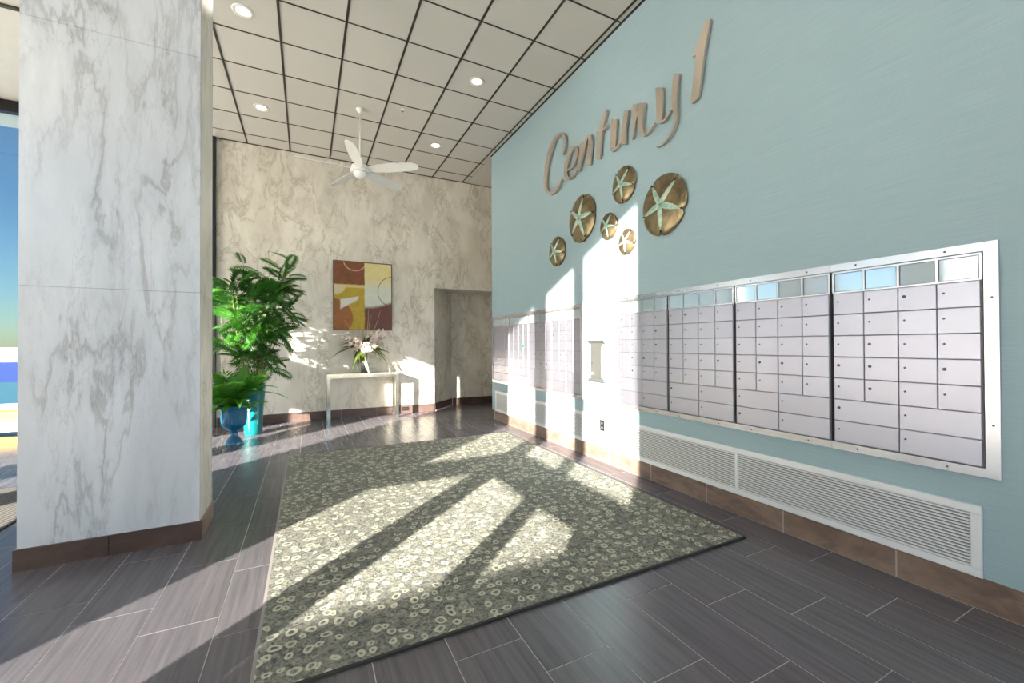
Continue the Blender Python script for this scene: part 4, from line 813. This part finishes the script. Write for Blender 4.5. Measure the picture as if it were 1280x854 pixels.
# ---- urn with broad-leaved plant
UX, UY = -0.845, 6.43
up_ = thing('potted_urn_plant', 'bushy bright green plant in a fluted blue pedestal urn', 'plant', (UX,UY,0))
fl_ = lambda i, z: (0.045*math.cos(i*math.pi) if 0.22 < z < 0.44 else 0.0)
o = MB().lathe([(0.0,0.0),(0.105,0.0),(0.108,0.018),(0.095,0.035),(0.070,0.075),(0.042,0.12),(0.038,0.155),(0.050,0.175),(0.095,0.205),(0.125,0.25),(0.136,0.30),(0.140,0.38),(0.146,0.44),(0.158,0.465),(0.176,0.485),(0.180,0.500),(0.172,0.510),(0.150,0.500),(0.138,0.46),(0.0,0.46)],48,flute=fl_).build('urn', M['urn'], up_); smooth_angle(o,60)
MB().lathe([(0.0,0.475),(0.140,0.470)],20).build('soil', M['soil'], up_)
for i in range(52):
    az = i*2.39996; el = R(20+62*((i*0.37) % 1.0)); r0 = 0.05
    z0 = 0.47+0.06*((i*0.61) % 1)
    me = BL[i % 3] if i % 5 else FRB[i % 2]
    put_leaf(me, up_, (r0*math.cos(az),r0*math.sin(az),z0), az, el, 0.34+0.40*((i*0.53) % 1.0), rnd.uniform(-0.5,0.5))
for i in range(10):
    az = i*0.628+0.2; put_leaf(BL[2], up_, (0.09*math.cos(az),0.09*math.sin(az),0.49), az, R(18+8*(i%3)), 0.24+0.05*(i%3), rnd.uniform(-0.3,0.3))

# ---- flower arrangement
VX, VY, VZ = 0.905, 7.62, 0.80
fa = thing('flower_arrangement', 'pink and white flowers with tall twigs in a glass vase', 'flowers', (VX,VY,VZ))
o = MB().lathe([(0.0,0.0),(0.050,0.0),(0.056,0.012),(0.054,0.10),(0.050,0.20),(0.060,0.34),(0.068,0.37),(0.064,0.37),(0.056,0.34),(0.046,0.20),(0.049,0.10),(0.050,0.014),(0.0,0.014)],24).build('vase', M['vase'], fa, smooth=True)
st = MB(); r2 = random.Random(3)
for i in range(70):
    a = r2.uniform(0,6.28); r_ = 0.040*math.sqrt(r2.random()); z = r2.uniform(0.024,0.115); s_ = 0.0075
    c0 = (r_*math.cos(a), r_*math.sin(a), z)
    st.lathe([(0.0001,-s_),(s_*0.8,-s_*0.5),(s_*0.9,s_*0.3),(0.0001,s_)],6,c=c0)
o = st.build('glass_beads', M['stones'], fa); o['kind'] = 'stuff'
for i in range(9):
    a = i*0.7; MB().tube([(0.02*math.cos(a),0.02*math.sin(a),0.06),(0.03*math.cos(a+1),0.03*math.sin(a+1),0.36)],0.003,5).build('stem', M['cane'], fa)
NB = [blade(0.075,dr,M['leaf_olive']) for dr in (0.6,1.1,1.7)]
for i in range(84):
    az = i*2.39996; el = R(-8+72*((i*0.47) % 1.0)); s_ = 0.34+0.24*((i*0.31) % 1)
    if math.sin(az) > 0.15: s_ *= 0.36
    put_leaf(NB[i % 3], fa, (0.03*math.cos(az),0.03*math.sin(az)-0.01,0.38), az, el, s_, r2.uniform(-0.6,0.6))
def spike(base, az, el, ln, nf):
    dirv = Vector((math.cos(az)*math.cos(el), math.sin(az)*math.cos(el), math.sin(el))); mb = MB(); b = Vector(base)
    e_ = MB().tube([b, b+dirv*ln*0.5, b+dirv*ln],0.003,5).build('flower_stem', M['cane'], fa)
    for i in range(nf):
        u = 0.40+0.6*i/(nf-1); p = b+dirv*ln*u; s_ = 0.050*(1.3-0.75*(i/(nf-1)))
        off = Vector((r2.uniform(-1,1),r2.uniform(-1,0.3),r2.uniform(-0.7,0.8))).normalized(); c_ = p+off*0.02
        for k_ in range(5):
            a = k_*1.2566+i; side = off.cross(Vector((0.3,0.2,1))).normalized(); s2 = off.cross(side)
            dv = (side*math.cos(a)+s2*math.sin(a)); n = len(mb.v)
            q1 = c_+dv*s_*0.6+off*s_*0.35; wv_ = off.cross(dv).normalized()*s_*0.38
            mb.v += [tuple(c_),tuple(q1+wv_),tuple(c_+dv*s_*1.15+off*s_*0.6),tuple(q1-wv_)]; mb.f += [(n,n+1,n+3),(n+1,n+2,n+3)]
    me = bpy.data.meshes.new('blossom'); me.from_pydata(mb.v,[],mb.f); me.materials.append(M['petal']); link('blossom', me, fa)
for (az, el, ln) in ((3.5,0.62,0.46),(3.8,0.35,0.40),(3.3,0.85,0.42),(3.25,0.38,0.42),(5.6,0.85,0.50),(6.0,0.62,0.50),(5.4,0.40,0.36),(6.15,0.30,0.40),(4.7,0.45,0.30),(4.5,0.1,0.24),(5.1,0.95,0.36),(6.2,0.8,0.46),(4.1,0.6,0.38),(5.0,0.2,0.30)):
    spike((0,-0.02,0.38), az, el, ln, 13)
for (x, y, z) in ((-0.22,-0.05,1.08),(-0.05,0.02,1.02),(0.08,-0.03,1.12),(0.12,0.0,1.02),(0.28,-0.04,1.10),(-0.32,-0.02,0.92),(0.02,-0.05,0.98)):
    p = [Vector((0,0,0.3)).lerp(Vector((x,y,z)),u)+Vector((0.012*math.sin(9*u+x*30),0,0)) for u in (0,0.25,0.5,0.75,1.0)]
    MB().tube(p,[0.005,0.0045,0.004,0.003,0.0015],5).build('twig', M['twig'], fa)

# ---- ceiling fan
FX, FY, FZ = 0.663, 6.02, 3.70
fn = thing('ceiling_fan', 'white five-blade ceiling fan on a long downrod', 'fan', (FX,FY,FZ))
o = MB().lathe([(0.0,H-FZ-0.003),(0.055,H-FZ-0.003),(0.052,H-FZ-0.02),(0.035,H-FZ-0.045),(0.02,H-FZ-0.06),(0.0,H-FZ-0.06)],24).build('canopy', M['fan'], fn); smooth_angle(o)
MB().tube([(0,0,0.06),(0,0,H-FZ-0.07)],0.013,10).build('downrod', M['fan'], fn, smooth=True)
o = MB().lathe([(0.0,0.10),(0.03,0.10),(0.05,0.075),(0.11,0.055),(0.128,0.02),(0.128,-0.02),(0.112,-0.035),(0.0,-0.035)],32).build('motor_housing', M['fan'], fn); smooth_angle(o)
o = MB().lathe([(0.0,-0.036),(0.088,-0.036),(0.084,-0.065),(0.06,-0.095),(0.025,-0.11),(0.0,-0.112)],28).build('lower_cap', M['fan'], fn); smooth_angle(o)
bl = MB(); prof = [(0.10,0.045),(0.16,0.055),(0.26,0.078),(0.42,0.088),(0.60,0.084),(0.74,0.074),(0.80,0.058),(0.828,0.03)]
K = len(prof)
for (r_, w) in prof:
    for zz in (0.004,-0.004): bl.v += [(r_, w*0.9, zz-0.30*w), (r_, -w*0.9, zz+0.30*w)]
for i in range(K-1):
    a, b = 4*i, 4*i+4
    bl.f += [(a,a+1,b+1,b),(a+2,b+2,b+3,a+3),(a,b,b+2,a+2),(a+1,a+3,b+3,b+1)]
bl.f += [(0,2,3,1),(4*K-4,4*K-3,4*K-1,4*K-2)]
blm = bl.mesh('blade', M['fan'])
for q in range(5): link('blade', blm, fn, mw=Matrix.Rotation(R(-33+72*q),4,'Z') @ Matrix.Translation((0,0,0.012)))

# ---- recessed lamps
ring_m = MB().lathe([(0.058,0.0),(0.060,-0.005),(0.078,-0.008),(0.092,-0.006),(0.096,0.0),(0.058,0.0)],32).mesh('trim_ring', M['trim_white'], True)
cone_m = MB().lathe([(0.0,-0.0005),(0.040,-0.0008),(0.058,-0.0005)],28).mesh('lamp_lens', M['lamp'])
LAB = ['recessed ceiling lamp nearest the marble column','recessed ceiling lamp far left, beyond the column','recessed ceiling lamp right of the fan, nearest the lettered wall','recessed ceiling lamp far right, near the back wall',
       'recessed ceiling lamp above the column front','recessed ceiling lamp above the near mailboxes']
def lamp_light(parent, power):
    ld = bpy.data.lights.new('lamp_glow','SPOT'); ld.energy = power; ld.color = (1.0,0.90,0.76); ld.spot_size = R(150); ld.spot_blend = 0.9; ld.shadow_soft_size = 0.06
    lo = bpy.data.objects.new('lamp_glow', ld); COL.objects.link(lo); lo.parent = parent; lo.location = (0,0,-0.03)
for (x, y), lb in zip(LIGHTS, LAB):
    r_ = thing('recessed_lamp', lb, 'ceiling lamp', (x,y,4.5578), 'recessed ceiling lamps')
    link('trim_ring', ring_m, r_); link('lamp_lens', cone_m, r_)
    lamp_light(r_, LAMP_POWER)
UNSEEN = ['unseen fill lamp over the camera, left','unseen fill lamp over the camera, right','unseen fill lamp behind the camera, left','unseen fill lamp behind the camera, right','unseen fill lamp by the glass front, left','unseen fill lamp by the glass front, right','unseen fill lamp over the entrance, nearest','unseen fill lamp over the entrance mat','unseen fill lamp in the plaster soffit','unseen fill lamp in the side passage']  # unseen lamps added to fill the room with light
for i, (x, y) in enumerate([(-0.56,1.1),(1.895,1.1),(-0.56,-0.73),(1.895,-0.73),(-0.56,-2.6),(1.895,-2.6),(-3.3,2.93),(-3.3,4.76),(-3.3,6.59),(4.5,7.2)]):
    r_ = thing('recessed_lamp', UNSEEN[i], 'ceiling lamp', (x,y,4.5545 if i < 8 else (4.5445 if i == 8 else 4.5545)), 'unseen fill lamps outside the picture')
    link('trim_ring', ring_m, r_); link('lamp_lens', cone_m, r_)
    lamp_light(r_, LAMP_POWER)
sp = thing('sprinkler_head', 'small pale sprinkler head on the ceiling right of the fan', 'sprinkler', (1.193,5.78,4.558))
MB().lathe([(0.0,0.0),(0.035,0.0),(0.033,-0.006),(0.012,-0.010),(0.010,-0.028),(0.0,-0.028)],16).build('escutcheon', M['trim_white'], sp)
MB().lathe([(0.0,-0.030),(0.018,-0.030),(0.018,-0.033),(0.0,-0.033)],12).build('deflector', M['steel'], sp)
